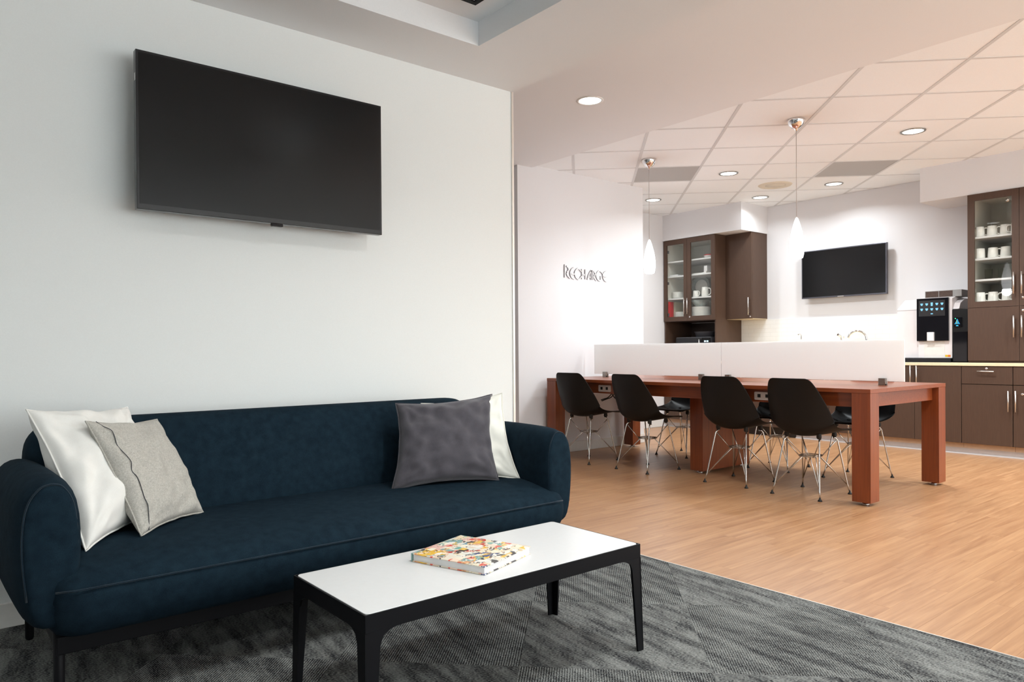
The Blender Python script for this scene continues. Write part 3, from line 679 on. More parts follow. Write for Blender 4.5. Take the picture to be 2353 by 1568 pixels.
# pillows: two sewn panels between four corners
def pillow(name, label, cs, th, mat, seed, depth=.11, wr=.021, stitch=None):
    TL, TR, BL, BR = [Vector(c) for c in cs]
    nrm = (TR-TL).cross(TL-BL).normalized()
    cen = (TL+TR+BL+BR)/4
    if nrm.dot(Vector((0, 0, 1))-cen) < 0: nrm = -nrm
    n = 30; W = ((TR-TL).length+(BR-BL).length)/2
    def base(u, v):
        # edges drawn in between the corners, more where the filling is full
        du = depth*(1-v*v)**1.0; dv = depth*(1-u*u)
        uu_ = u*(1-du+.018*noise.noise((v*3.1, seed, 1.7*(1 if u > 0 else -1)))*(1-v*v)); vv_ = v*(1-dv+.018*noise.noise((u*3.1, seed+5, 1.7*(1 if v > 0 else -1)))*(1-u*u))
        s, t = (uu_+1)/2, (vv_+1)/2
        return (BL*(1-s)+BR*s)*(1-t)+(TL*(1-s)+TR*s)*t
    def hgt(u, v, side):
        f = max(0, (1-u*u)*(1-v*v)); h = th*f**.42
        r = min(1, ((abs(u))**3+(abs(v))**3))
        ang = math.atan2(v, u)
        w = noise.noise((u*2.3+seed, v*2.3, side*3.0))*.9+noise.noise((u*5.5, v*5.5+seed, side*2.0))*.5
        # creases that run in from the corners and from the edges
        cr = 0
        for cu, cv in ((1, 1), (-1, 1), (1, -1), (-1, -1)):
            d = math.hypot(u-cu, v-cv); a = math.atan2(v-cv, u-cu)
            cr += math.exp(-d*2.2)*sin(a*13+seed*2+noise.noise((d*3, a, seed))*2.0)
        ed = math.exp(-(1-abs(u))*5)*sin(v*15+seed+noise.noise((v*4, seed, side))*3)+math.exp(-(1-abs(v))*5)*sin(u*13+seed*3+noise.noise((u*4, side, seed))*3)
        return h + (w*wr*1.2 + cr*wr*.55 + ed*wr*.40)*min(1, f*5)
    vs = []; idx = {}
    for side in (1, -1):
        for i in range(n+1):
            for j in range(n+1):
                if side == -1 and (i in (0, n) or j in (0, n)): idx[(side, i, j)] = idx[(1, i, j)]; continue
                u, v = sin((-1+2*i/n)*pi/2), sin((-1+2*j/n)*pi/2)
                u, v = .5*u+.5*(-1+2*i/n), .5*v+.5*(-1+2*j/n)
                idx[(side, i, j)] = len(vs); vs.append(base(u, v)+nrm*side*hgt(u, v, side)*(1 if side == 1 else 1.1))
    fs = []
    for side in (1, -1):
        for i in range(n):
            for j in range(n):
                q = [idx[(side, i, j)], idx[(side, i+1, j)], idx[(side, i+1, j+1)], idx[(side, i, j+1)]]
                fs.append(q if side == 1 else q[::-1])
    t = thing(name, label, 'pillow', cen, 'pillows on the navy sofa')
    o = part('cover', MB().add(vs, fs, True), mat, t); subsurf(o)
    edge = [base(u, v) for u, v in [(-1+k/12, -1) for k in range(24)]+[(1, -1+k/12) for k in range(24)]+[(1-k/12, 1) for k in range(24)]+[(-1, 1-k/12) for k in range(24)]]
    part('seam', MB().tube(edge, .0030, 6, closed=True), mat, t)
    if stitch:
        pts = []
        for k in range(17):
            v = -1+k/8; u = stitch*(1-.04*(1-v*v))
            pts.append(base(u, v*.985)+nrm*(hgt(u, v*.985, 1)+.0022))
        part('stitched_seam', MB().tube(catmull(pts, 5), .0013, 6), 'stitch', t)
    return t
pillow('throw_pillow', 'white cotton pillow standing in the left corner of the sofa', [(.275, 2.74, .828), (.62, 3.02, .802), (.385, 2.43, .425), (.66, 2.74, .43)], .095, 'white_cot', 1.3)
pillow('throw_pillow', 'grey linen pillow with dark stitched seam leaning on the white one', [(.425, 2.66, .787), (.70, 2.93, .757), (.545, 2.485, .433), (.80, 2.72, .43)], .060, 'linen', 4.1, .075, .019, -.84)
pillow('throw_pillow', 'cream pillow behind the charcoal one at the right end of the sofa', [(1.835, 2.90, .760), (2.145, 2.68, .805), (1.70, 2.74, .43), (2.105, 2.505, .425)], .060, 'cream_cot', 7.7)
pillow('throw_pillow', 'square charcoal pillow leaning in front of the cream one', [(1.640, 2.80, .775), (2.10, 2.70, .80), (1.532, 2.655, .424), (1.995, 2.52, .432)], .075, 'char_cot', 9.2)

# ------------------------------------------------------------------ coffee table and book
CX0, CX1, CY0, CY1, CZ = .847, 1.866, 1.600, 2.032, .357
ct = thing('coffee_table', 'low coffee table with white top and black metal frame on the grey carpet', 'coffee table', ((CX0+CX1)/2, (CY0+CY1)/2, 0))
part('tabletop', MB().prism(rrect(CX0+.006, CX1-.006, CY0+.006, CY1-.006, .014, 5), CZ-.012, CZ), 'white_lam', ct, .0008, 1)
def ring_poly(outer, inner, z0, z1):
    n = len(outer); mb = MB(); v = [(x, y, z0) for x, y in outer]+[(x, y, z1) for x, y in outer]+[(x, y, z0) for x, y in inner]+[(x, y, z1) for x, y in inner]; fs = []
    for i in range(n):
        j = (i+1) % n
        fs += [(i, j, n+j, n+i), (2*n+i, 3*n+i, 3*n+j, 2*n+j), (n+i, n+j, 3*n+j, 3*n+i), (i, 2*n+i, 2*n+j, j)]
    return mb.add(v, fs)
part('frame', ring_poly(rrect(CX0, CX1, CY0, CY1, .0016, 5), rrect(CX0+.0045, CX1-.0045, CY0+.0045, CY1-.0045, .001, 5), .312, CZ-.001), 'black_metal', ct)
part('under_panel', B(CX0+.0046, CX1-.0046, CY0+.0046, CY1-.0046, .330, .344), 'black_metal', ct)
for sx, x in ((-1, CX0), (1, CX1)):
    for sy, y in ((-1, CY0), (1, CY1)):
        # folded sheet leg: two tapering flanges with a fillet into the frame, splayed a little
        t = .006; sp = .006
        def flange(along):
            pr = [(0, .312), (.105, .312), (.090, .3115), (.072, .308), (.052, .297), (.0425, .275), (.027, .003), (0, .003)]
            vs = []
            for off in (0, t):
                for a, z in pr:
                    k = (1-z/.32)*sp
                    if along == 'x': vs.append((x-sx*a+sx*k, y-sy*off+sy*k, z))
                    else: vs.append((x-sx*off+sx*k, y-sy*a+sy*k, z))
            n = len(pr)
            return vs, [list(range(n)), list(range(n, 2*n))[::-1]]+[(i, n+i, n+(i+1) % n, (i+1) % n) for i in range(n)]
        mb = MB(); mb.add(*flange('x')); mb.add(*flange('y'))
        part('leg', mb, 'black_metal', ct, .0012, 1)
# book
bk = thing('book', 'thick hardback book with a colourful collage cover on the white coffee table', 'book', (1.34, 1.83, CZ))
p0, p1, p2, p3 = Vector((1.259, 1.662, 0)), Vector((1.177, 1.924, 0)), Vector((1.425, 2.000, 0)), Vector((1.505, 1.743, 0))
ctr = (p0+p1+p2+p3)/4; ex = (p3-p0).normalized(); ey = Vector((-ex.y, ex.x, 0)); w2, h2 = .1285, .1360
angb = math.atan2(ex.y, ex.x)
def bpart(name, mb, mat, bev=0):
    me = mb.mesh(name, mat); o = link(name, me, bk, (ctr.x, ctr.y, CZ)); o.rotation_euler = (0, 0, angb)
    if bev: bevel(o, bev, 1)
    return o
bpart('back_cover', B(-w2, w2, -h2, h2, .0003, .0032), 'collage', .0008)
bpart('page_block', B(-w2+.004, w2-.003, -h2+.004, h2-.004, .0032, .0225), 'paper')
bpart('front_cover', B(-w2, w2, -h2, h2, .0225, .0255), 'collage', .0008)
bpart('spine', B(-w2, w2, h2-.002, h2+.002, .0003, .0255), 'collage')

# ------------------------------------------------------------------ long table
TX, TXb, TYa, TYb = 4.655, 5.858, 2.105, 5.135
lt = thing('communal_table', 'long reddish cherry wood table with thick square legs on the plank floor', 'table', ((TX+TXb)/2, (TYa+TYb)/2, 0))
part('tabletop', B(TX, TXb, TYa, TYb, .7185, .745), 'cherry', lt, .0012, 1)
for x0 in (TX+.001, TXb-.121):
    for y0 in (TYa+.001, TYb-.121):
        lg = part('leg', B(x0, x0+.12, y0, y0+.12, .022, .7184), 'cherry_z', lt, .0015, 1)
        part('levelling_foot', MB().lathe([(.024, 0), (.024, .010), (.012, .012), (.012, .0219)], x0+.06, y0+.06, 16, True, True), 'chrome', lg)
part('apron', B(TX+.045, TX+.07, TYa+.122, TYb-.122, .625, .7184), 'cherry', lt)
part('apron', B(TXb-.07, TXb-.045, TYa+.122, TYb-.122, .625, .7184), 'cherry', lt)
part('apron', B(TX+.122, TXb-.122, TYa+.045, TYa+.07, .625, .7184), 'cherry', lt)
part('apron', B(TX+.122, TXb-.122, TYb-.07, TYb-.045, .625, .7184), 'cherry', lt)
pn = part('centre_support', B(4.915, 5.575, 3.555, 3.68, .02, .7184), 'cherry_z', lt, .0015, 1)
for x in (4.96, 5.53): part('levelling_foot', MB().lathe([(.024, 0), (.024, .010), (.012, .012), (.012, .0199)], x, 3.617, 16, True, True), 'chrome', pn)
for ya, lb in ((4.350, 'far'), (2.802, 'near')):
    ob = part('power_outlet', MB().prism(rrect(ya, ya+.147, .640, .698, .008, 3), TX+.037, TX+.0449, 'x'), 'toe_w', lt, .001, 1)
    for k in (.045, .108): part('socket', B(TX+.0355, TX+.0369, ya+k-.012, ya+k+.012, .658, .682), 'black_plastic', ob)
# black cables under the far end
cb = tag(part('power_cable', MB().tube(catmull([(4.76, 4.53, .56), (4.76, 4.49, .572), (4.75, 4.44, .585), (4.75, 4.40, .615), (4.75, 4.37, .66)]), .0045, 7).tube(catmull([(4.76, 4.52, .552), (4.76, 4.46, .572), (4.75, 4.40, .59), (4.75, 4.36, .625), (4.75, 4.34, .66)]), .0045, 7).tube(catmull([(4.75, 4.40, .66), (4.75, 4.38, .61), (4.75, 4.33, .572), (4.75, 4.29, .556), (4.75, 4.275, .59), (4.75, 4.272, .66)]), .0045, 7), 'rubber'), 'black power cables hanging below the outlet at the far end of the table', 'cable')
# frosted divider
for (y0, y1, cls, lb) in ((3.612, 5.083, (4.928, 3.80), 'frosted divider panel on the half of the long table nearer the sign wall'), (2.141, 3.606, (3.535, 2.285), 'frosted divider panel on the half of the long table nearer the lounge')):
    t = thing('divider_panel', lb, 'divider', (5.25, (y0+y1)/2, .745), 'frosted divider panels along the table')
    part('panel', B(5.247, 5.253, y0, y1, .773, 1.063), 'frost', t)
    for c in cls:
        part('clamp', B(5.225, 5.2465, c-.024, c+.024, .745, .795).box(5.2535, 5.262, c-.024, c+.024, .745, .795).box(5.225, 5.262, c-.024, c+.024, .745, .757), 'clamp', t, .001, 1)

# ------------------------------------------------------------------ chairs
def make_chair(label):
    t = thing('shell_chair', label, 'chair', (0, 0, 0), 'black shell chairs round the long table')
    prof = [(.238, .432), (.222, .441), (.185, .441), (.12, .431), (.05, .421), (-.03, .412), (-.10, .410), (-.155, .420), (-.192, .447), (-.212, .490), (-.224, .545), (-.236, .605), (-.248, .665), (-.259, .725), (-.268, .775), (-.272, .800), (-.274, .808)]
    hw = [.172, .196, .210, .220, .227, .231, .234, .236, .236, .234, .229, .219, .204, .186, .166, .146, .120]
    lip = [.002, .008, .014, .024, .040, .062, .086, .104, .112, .108, .094, .074, .052, .032, .016, .006, 0]
    n = len(prof); nv = 16; vs = []
    for i in range(n):
        p = Vector((prof[i][0], 0, prof[i][1])); a = Vector((prof[max(i-1, 0)][0], 0, prof[max(i-1, 0)][1])); b = Vector((prof[min(i+1, n-1)][0], 0, prof[min(i+1, n-1)][1]))
        d = (b-a).normalized(); nm = Vector((-d.z, 0, d.x))
        if nm.dot(Vector((.1, 0, .75))-p) < 0: nm = -nm
        for j in range(nv+1):
            v = -1+2*j/nv
            vs.append(p+Vector((0, v*hw[i], 0))+nm*lip[i]*abs(v)**2.2)
    fs = [(i*(nv+1)+j, i*(nv+1)+j+1, (i+1)*(nv+1)+j+1, (i+1)*(nv+1)+j) for i in range(n-1) for j in range(nv)]
    o = part('shell', MB().add(vs, fs, True), 'black_plastic', t)
    s = o.modifiers.new('s', 'SOLIDIFY'); s.thickness = .0065; s.offset = 0
    subsurf(o, 2)
    zr = .262; rx = .052; mnt = {}
    for sx in (-1, 1):
        for sy in (-1, 1):
            mnt[(sx, sy)] = Vector((sx*.098, sy*.118, .398))
            m = mnt[(sx, sy)]; f = Vector((sx*.192, sy*.176, .018)); r = Vector((sx*rx, sy*rx, zr))
            part('shock_mount', MB().lathe([(.013, .440), (.017, .414), (.016, .404), (.010, .396), (.001, .395)], m.x, m.y, 14), 'rubber', t)
            k = Vector((sx*.115, sy*.130, .375))
            lg = part('leg', MB().tube([m+Vector((-sx*.02, 0, -.004)), m+Vector((sx*.004, sy*.004, -.006)), k, f+Vector((-sx*.012, -sy*.010, .045)), f], .0052, 8), 'steel', t)
            e = f+Vector((-sx*.016, -sy*.014, .052))
            part('brace', MB().tube([e, r+Vector((sx*.004, -sy*.022, -.004)), r+Vector((0, -sy*.022, 0))], .0032, 6).tube([e, r+Vector((-sx*.022, sy*.004, -.004)), r+Vector((-sx*.022, 0, 0))], .0032, 6), 'steel', t)
            part('upper_strut', MB().tube([r, m+Vector((sx*.010, sy*.010, -.02))], .0036, 6), 'steel', t)
            part('foot', MB().lathe([(.0145, 0), (.0135, .006), (.007, .014), (.0055, .024), (.001, .0245)], f.x, f.y, 12, True), 'rubber', lg)
    part('brace_ring', MB().tube([(rx, rx, zr), (-rx, rx, zr), (-rx, -rx, zr), (rx, -rx, zr)], .0034, 6, closed=True).tube([(rx, rx, zr+.009), (-rx, rx, zr+.009), (-rx, -rx, zr+.009), (rx, -rx, zr+.009)], .0034, 6, closed=True), 'steel', t)
    return t
spots = [(4.765, 4.690, 2, 'black shell chair at the lounge side of the table, leftmost, next to the sofa arm'),
         (4.770, 4.008, -3, 'black shell chair at the lounge side of the table, second from the left'),
         (4.825, 3.160, 1, 'black shell chair on the lounge side hiding the right edge of the centre support'),
         (4.790, 2.575, -2, 'black shell chair on the lounge side closest to the nearest table leg'),
         (5.705, 4.345, 180, 'black shell chair on the kitchen side seen just left of the centre support'),
         (5.660, 3.330, 184, 'black shell chair on the kitchen side seen between two front chairs'),
         (5.670, 2.665, 179, 'black shell chair on the kitchen side partly behind the nearest table leg')]
proto = make_chair(spots[0][3])
for i, (x, y, a, lb) in enumerate(spots):
    if i == 0: proto.location = (x, y, 0); proto.rotation_euler = (0, 0, radians(a))
    else: dup(proto, (x, y, 0), radians(a), lb)

# ------------------------------------------------------------------ kitchen cabinets
XF = 7.66     # front of carcasses; doors stand proud of it
def bar_handle(parent, y, z0, z1, xf, horiz=False, name='handle'):
    mb = MB(); x = xf-.030
    if horiz:
        mb.tube([(x, z0, y), (x, z1, y)], .006, 10)
        for q in (z0+.03, z1-.03): mb.tube([(x, q, y), (xf+.001, q, y)], .004, 8)
    else:
        mb.tube([(x, y, z0), (x, y, z1)], .006, 10)
        for q in (z0+.03, z1-.03): mb.tube([(x, y, q), (xf+.001, y, q)], .004, 8)
    return part(name, mb, 'nickel', parent)
def lock(parent, y, z, xf):
    return part('lock', MB().lathe([(.001, xf-.004), (.010, xf-.004), (.011, xf+.001)], y, z, 16, axis='x'), 'chrome', parent)
def solid_door(parent, y0, y1, z0, z1, xf=XF-.02, name='door'):
    return part(name, B(xf, xf+.019, y0+.0015, y1-.0015, z0+.0015, z1-.0015), 'cab', parent, .0012, 1)
def glass_door(parent, y0, y1, z0, z1, xf, st, rt, rb):
    mb = MB(); a, b, c, d = y0+.0015, y1-.0015, z0+.0015, z1-.0015
    mb.box(xf, xf+.019, a, a+st, c, d).box(xf, xf+.019, b-st, b, c, d).box(xf, xf+.019, a+st, b-st, c, c+rb).box(xf, xf+.019, a+st, b-st, d-rt, d)
    dr = part('door', mb, 'cab', parent)
    part('glass_pane', B(xf+.008, xf+.012, a+st, b-st, c+rb, d-rt), 'glass', dr)
    return dr
CT0, CT1 = .834, .864
def base_unit(y0, y1, label, doors, drawer=False, black_toe=False):
    t = thing('base_cabinet', label, 'cabinet', (XF+.28, (y0+y1)/2, 0), 'brown base cabinets under the counter')
    part('carcass', B(XF, XK-.001, y0+.0005, y1-.0005, .105, CT0-.0005), 'cab', t)
    part('toe_kick', B(XF+.04, XF+.052, y0, y1, .055, .1045), 'gloss_black' if black_toe else 'toe_t', t)
    if black_toe: part('vent_grille', B(XF+.030, XF+.0395, y0, y1, .002, .1045), 'gloss_black', t)
    zt = CT0-.004
    if drawer:
        d = solid_door(t, y0, y1, .665, zt, name='drawer')
        if (y1-y0) > .2: bar_handle(d, .785, (y0+y1)/2-.068, (y0+y1)/2+.068, XF-.02, True); lock(d, (y0+y1)/2, .812, XF-.02)
        zt = .662
    for (a, b, hy, hz, lk) in doors:
        dd = solid_door(t, a, b, .106, zt)
        if hy: bar_handle(dd, hy, hz-.20 if not drawer else hz-.19, hz, XF-.02)
        if lk: lock(dd, lk[0], lk[1], XF-.02)
    return t
base_unit(2.194, 2.609, 'brown base cabinet with a locked drawer below the tall glass cabinet', [(2.194, 2.609, 2.222, .612, None)], True)
base_unit(1.78, 2.191, 'brown base cabinet at the right edge of the picture', [(1.78, 2.191, 2.165, .614, (2.12, .585))], True)
base_unit(1.36, 1.777, 'brown base cabinet beyond the right edge of the picture', [(1.36, 1.777, 1.40, .614, None)], True)
base_unit(2.611, 3.445, 'brown two door base cabinet below the coffee machine', [(2.611, 3.027, 2.998, .832, None), (3.027, 3.445, 3.055, .832, None)])
base_unit(3.447, 4.307, 'brown two door base cabinet below the sink', [(3.447, 3.90, 3.87, .80, None), (3.90, 4.307, 3.93, .80, None)])
base_unit(4.309, 4.93, 'brown panelled appliance with a black toe kick beside the sink cabinet', [(4.309, 4.93, None, 0, None)], False, True)
base_unit(4.932, 5.333, 'brown base cabinet next to the tall microwave unit', [(4.932, 5.333, 4.96, .80, None)])
tag(part('countertop', B(XF-.028, XK-.001, 1.35, 5.3335, CT0, CT1), 'counter', None, .003), 'long cream countertop along the kitchen wall', 'countertop')
sp = struct('trim_5', B(XK-.008, XK, 2.57, 5.3335, CT1, 1.378), 'splash')

# tall unit with glass doors, niche and lower doors
tu = thing('tall_cabinet', 'tall brown cabinet with two glass doors above an open microwave niche', 'cabinet', (7.93, 5.74, 0))
U0, U1, XT = 5.336, 6.128, 7.66
part('side_panel', B(XT, XK-.001, U0, U0+.019, .105, 2.434), 'cab', tu)
part('side_panel', B(XT, XK-.001, U1-.019, U1, .105, 2.434), 'cab', tu)
part('back_panel', B(XK-.012, XK-.001, U0+.019, U1-.019, .105, 1.362), 'cab_dark', tu)
part('display_lining', B(XK-.012, XK-.001, U0+.019, U1-.019, 1.40, 2.40).box(XT+.002, XK-.012, U0+.019, U0+.023, 1.40, 2.40).box(XT+.002, XK-.012, U1-.023, U1-.019, 1.40, 2.40), 'cab_in', tu)
part('top_panel', B(XT, XK-.001, U0+.019, U1-.019, 2.40, 2.434), 'cab_in', tu)
part('niche_ceiling', B(XT, XK-.001, U0+.019, U1-.019, 1.372, 1.40), 'cab_dark', tu)
part('niche_floor', B(XT, XK-.001, U0+.019, U1-.019, .885, .91), 'cab_dark', tu)
for z in (1.415, 1.678, 1.968, 2.160):
    part('shelf', B(XT+.012, XK-.013, U0+.0235, U1-.0235, z-.018, z), 'white_lam', tu)
part('toe_kick', B(XF+.04, XF+.052, U0, U1, .055, .1045), 'toe_t', tu)
cove = [(XF+.020, 0), (XF+.024, .006), (XF+.037, .016), (XF+.039, .055), (XF+.05, .055), (XF+.05, 0)]
struct('baseboard_right', MB().prism(cove, 1.36, 4.308, 'y').prism(cove, 4.931, U1, 'y'), 'toe_w')
solid_door(tu, U0, (U0+U1)/2, .106, .885); solid_door(tu, (U0+U1)/2, U1, .106, .885)
UM = 5.757
d = glass_door(tu, U0, UM, 1.376, 2.434, XT-.02, .055, .062, .058); bar_handle(d, 5.735, 1.46, 1.665, XT-.02); lock(d, 5.715, 1.425, XT-.02)
part('hinge', B(XT-.001, XT+.02, U0+.03, U0+.05, 1.95, 1.985).box(XT-.001, XT+.02, U0+.03, U0+.05, 1.45, 1.485), 'plastic_g', d)
d = glass_door(tu, UM, U1, 1.376, 2.434, XT-.02, .05, .062, .058); bar_handle(d, 5.785, 1.46, 1.665, XT-.02)
part('hinge', B(XT-.001, XT+.02, U1-.06, U1-.04, 2.27, 2.305).box(XT-.001, XT+.02, U1-.06, U1-.04, 1.86, 1.895).box(XT-.001, XT+.02, U1-.06, U1-.04, 1.45, 1.485), 'plastic_g', d)
# short wall cabinet
wc = thing('wall_cabinet', 'short plain brown wall cabinet beside the tall glass cabinet', 'cabinet', (8.04, 5.15, 1.38))
part('carcass', B(7.888, XK-.001, 4.970, 5.3345, 1.384, 2.436), 'cab', wc, .001, 1)
part('bottom_panel', B(7.89, XK-.001, 4.972, 5.333, 1.380, 1.3838), 'counter', wc)
d = solid_door(wc, 4.970, 5.334, 1.384, 2.436, 7.868); bar_handle(d, 5.003, 1.425, 1.64, 7.868); lock(d, 4.995, 1.405, 7.868)

# tall right display cabinet standing on the counter
rc = thing('display_cabinet', 'tall brown display cabinet of white mugs standing on the counter at right', 'cabinet', (7.93, 2.15, CT1))
R0, R1, RM, XD = 1.735, 2.555, 2.141, 7.66
part('side_panel', B(XD, XK-.001, R1-.019, R1, .8645, 2.434), 'cab', rc)
part('side_panel', B(XD, XK-.001, R0, R0+.019, .8645, 2.434), 'cab', rc)
part('back_panel', B(XK-.012, XK-.001, R0+.019, R1-.019, .8645, 2.434), 'cab_in', rc)
part('top_panel', B(XD, XK-.012, R0+.019, R1-.019, 2.405, 2.434), 'cab_in', rc)
part('bottom_panel', B(XD, XK-.012, R0+.019, R1-.019, .8645, .884), 'cab', rc)
part('lining', B(XD+.002, XK-.012, R1-.023, R1-.019, 1.41, 2.405), 'cab_in', rc)
part('divider', B(XD, XK-.012, RM-.009, RM+.009, .884, 2.405), 'cab_in', rc)
for z in (1.425, 1.640, 1.835, 2.038): part('shelf', B(XD+.010, XK-.013, R0+.0235, R1-.0235, z-.018, z), 'white_lam', rc)
d = glass_door(rc, RM, R1, 1.376, 2.434, XD-.02, .056, .062, .055); bar_handle(d, 2.178, 1.485, 1.682, XD-.02)
part('hinge', MB().lathe([(.001, XD-.003), (.017, XD-.003), (.017, XD+.01)], 2.235, 2.34, 16, axis='x'), 'nickel', d)
d = solid_door(rc, RM, R1, .882, 1.376, XD-.02); bar_handle(d, 2.178, 1.095, 1.29, XD-.02)
d = glass_door(rc, R0, RM, 1.376, 2.434, XD-.02, .056, .062, .055); bar_handle(d, 2.117, 1.485, 1.682, XD-.02); lock(d, 2.111, 1.451, XD-.02)
d = solid_door(rc, R0, RM, .882, 1.376, XD-.02); bar_handle(d, 2.117, 1.095, 1.29, XD-.02); lock(d, 2.111, 1.335, XD-.02)

# mugs
def mug():
    t = thing('mug', 'white mug', 'mug', (0, 0, 0), 'white mugs in the right display cabinet')
    part('body', MB().lathe([(.001, .004), (.036, .0), (.042, .003), (.0435, .01), (.041, .05), (.0375, .096), (.0355, .096), (.0385, .05), (.040, .010), (.001, .009)], 0, 0, 24), 'porcelain', t)
    pts = [(0, .037, .080), (0, .052, .084), (0, .066, .076), (0, .073, .055), (0, .069, .032), (0, .056, .020), (0, .040, .018)]
    part('handle', MB().tube(catmull(pts, 3), .0055, 8), 'porcelain', t)
    return t
rows_m = [(2.038, [2.483, 2.384, 2.283, 2.190], 'top'), (1.835, [2.480, 2.378, 2.280], 'second'), (1.425, [2.478, 2.378, 2.270, 2.180], 'bottom')]
pos = ['leftmost', 'second from the left', 'third from the left', 'half hidden rightmost']
mg = None
for z, ys, rn in rows_m:
    for k, y in enumerate(ys):
        lb = 'white mug on the %s mug shelf of the display cabinet, %s' % (rn, pos[k] if not (rn == 'second' and k == 2) else 'rightmost')
        rot = radians(8*(k-1)) if not (rn == 'second' and k == 1) else radians(-100)
        if mg is None: mg = mug(); mg.location = (7.735, y, z); mg['label'] = lb; mg.rotation_euler = (0, 0, rot)
        else: dup(mg, (7.735+.012*((k*7) % 3), y, z), rot, lb)
for k, (y, lb) in enumerate(((2.43, 'left'), (2.32, 'right'))):
    tag(part('tumbler', MB().lathe([(.001, 1.641), (.030, 1.641), (.034, 1.74), (.032, 1.74), (.029, 1.648), (.001, 1.647)], 7.80, y, 20), 'tumbler'), 'clear glass tumbler on the third shelf of the display cabinet, %s one' % lb, 'glass', 'tumblers in the display cabinet')

# crockery in the tall cabinet
ORD = ['top', 'second', 'third', 'fourth', 'fifth', 'sixth', 'seventh', 'eighth', 'ninth', 'tenth', 'eleventh', 'twelfth', 'thirteenth', 'fourteenth', 'fifteenth', 'sixteenth', 'lowest']
def plate_stack(x, y, z, n, r, label, group):
    me = None
    for k in range(n):
        if me is None: me = MB().lathe([(.001, .004), (r*.55, .002), (r*.6, 0), (r*.62, .004), (r, .016), (r*.99, .019), (r*.6, .008), (.001, .008)], 0, 0, 26).mesh('plate', 'porcelain')
        o = link('plate', me, None, (x, y, z+k*.0085)); tag(o, label % ORD[n-1-k], 'plate', group)
plate_stack(7.80, 5.66, 1.415, 15, .122, 'white plate, %s from above in the tall stack at lower right of glass cabinet', 'plates lower right')
plate_stack(7.80, 5.952, 1.415, 9, .102, 'white plate, %s from above in the stack at lower left of glass cabinet', 'plates lower left')
plate_stack(8.06, 5.86, 1.415, 17, .09, 'small white plate, %s from above in the back stack behind the door handles', 'plates at the back')
plate_stack(7.80, 6.02, 1.678, 9, .078, 'small white plate, %s from above in the stack on the third shelf', 'small plates on the third shelf')
tag(part('mixing_bowl', MB().lathe([(.001, .0), (.05, .0), (.085, .03), (.112, .085), (.109, .085), (.08, .033), (.048, .006), (.001, .006)], 0, 0, 28), 'ceramic_g'), 'grey bowl resting on the tall plate stack', 'bowl').location = (7.80, 5.67, 1.415+15*.0085+.014)
# oval platter leaning on the back
mb = MB()
pl = []
for s, dep in ((1.0, .0), (.98, .006), (.72, .012), (.68, .020), (.0001, .020)):
    pl.append([(8.02+dep*1.0, 5.82+.140*s*cos(2*pi*j/36), 1.835+.150*s*sin(2*pi*j/36)) for j in range(36)])
mb.loft(pl, cap=False)
pt = part('serving_platter', mb, 'ceramic_g'); sd = pt.modifiers.new('s', 'SOLIDIFY'); sd.thickness = .004
tag(pt, 'grey rimmed oval platter standing behind the mugs in the glass cabinet', 'platter')
pt2 = part('plate_centre', MB().lathe([(.001, 8.030), (.094, 8.030), (.096, 8.0325)], 5.82, 1.835, 28, axis='x'), 'porcelain', pt)
a = dup(mg, (7.74, 5.69, 1.678), radians(165), 'squat white mug with a handle standing before the oval platter', 'mugs in the tall cabinet'); a.scale = (.95, .95, .85)
a = dup(mg, (7.75, 5.56, 1.678), radians(195), 'taller white mug beside the squat mug before the oval platter', 'mugs in the tall cabinet'); a.scale = (1.05, 1.05, 1.25)
t = thing('storage_tub', 'small clear tub with a red lid on the top shelf of the glass cabinet', 'tub', (7.80, 5.535, 2.160))
part('tub', MB().lathe([(.001, 2.160), (.05, 2.160), (.065, 2.20), (.062, 2.20), (.001, 2.165)], 7.80, 5.535, 20), 'clear_plastic', t)
part('lid', MB().lathe([(.001, 2.214), (.05, 2.213), (.068, 2.203), (.068, 2.200), (.001, 2.201)], 7.80, 5.535, 20), 'red', t)
tag(part('red_folder', B(7.69, 7.765, 6.066, 6.100, 1.4155, 1.640), 'red', None, .004), 'red folder standing at lower left inside the glass cabinet', 'folder')
tag(part('cream_box', B(7.785, 7.98, 6.062, 6.101, 1.4155, 1.640), 'cream', None, .004), 'cream box at the back of the lowest shelf beside the red folder', 'box')
for x, y, n in ((7.78, 5.97, 1),):
    tag(part('napkin_pack', B(7.72, 7.86, 5.96, 6.095, 1.9685, 1.992), 'paper', None, .003), 'flat white paper pack on the second shelf, left side of the glass cabinet', 'paper pack')
tag(part('serving_tray', B(7.72, 7.92, 5.53, 5.78, 1.9685, 1.983).box(7.72, 7.92, 5.52, 5.53, 1.9685, 1.998), 'porcelain', None, .003), 'flat white tray on the second shelf, right side of the glass cabinet', 'tray')
tag(part('white_carton', B(7.76, 7.86, 5.535, 5.585, 1.9832, 2.070), 'plastic_w', None, .004), 'small white carton standing on the flat white tray', 'carton')

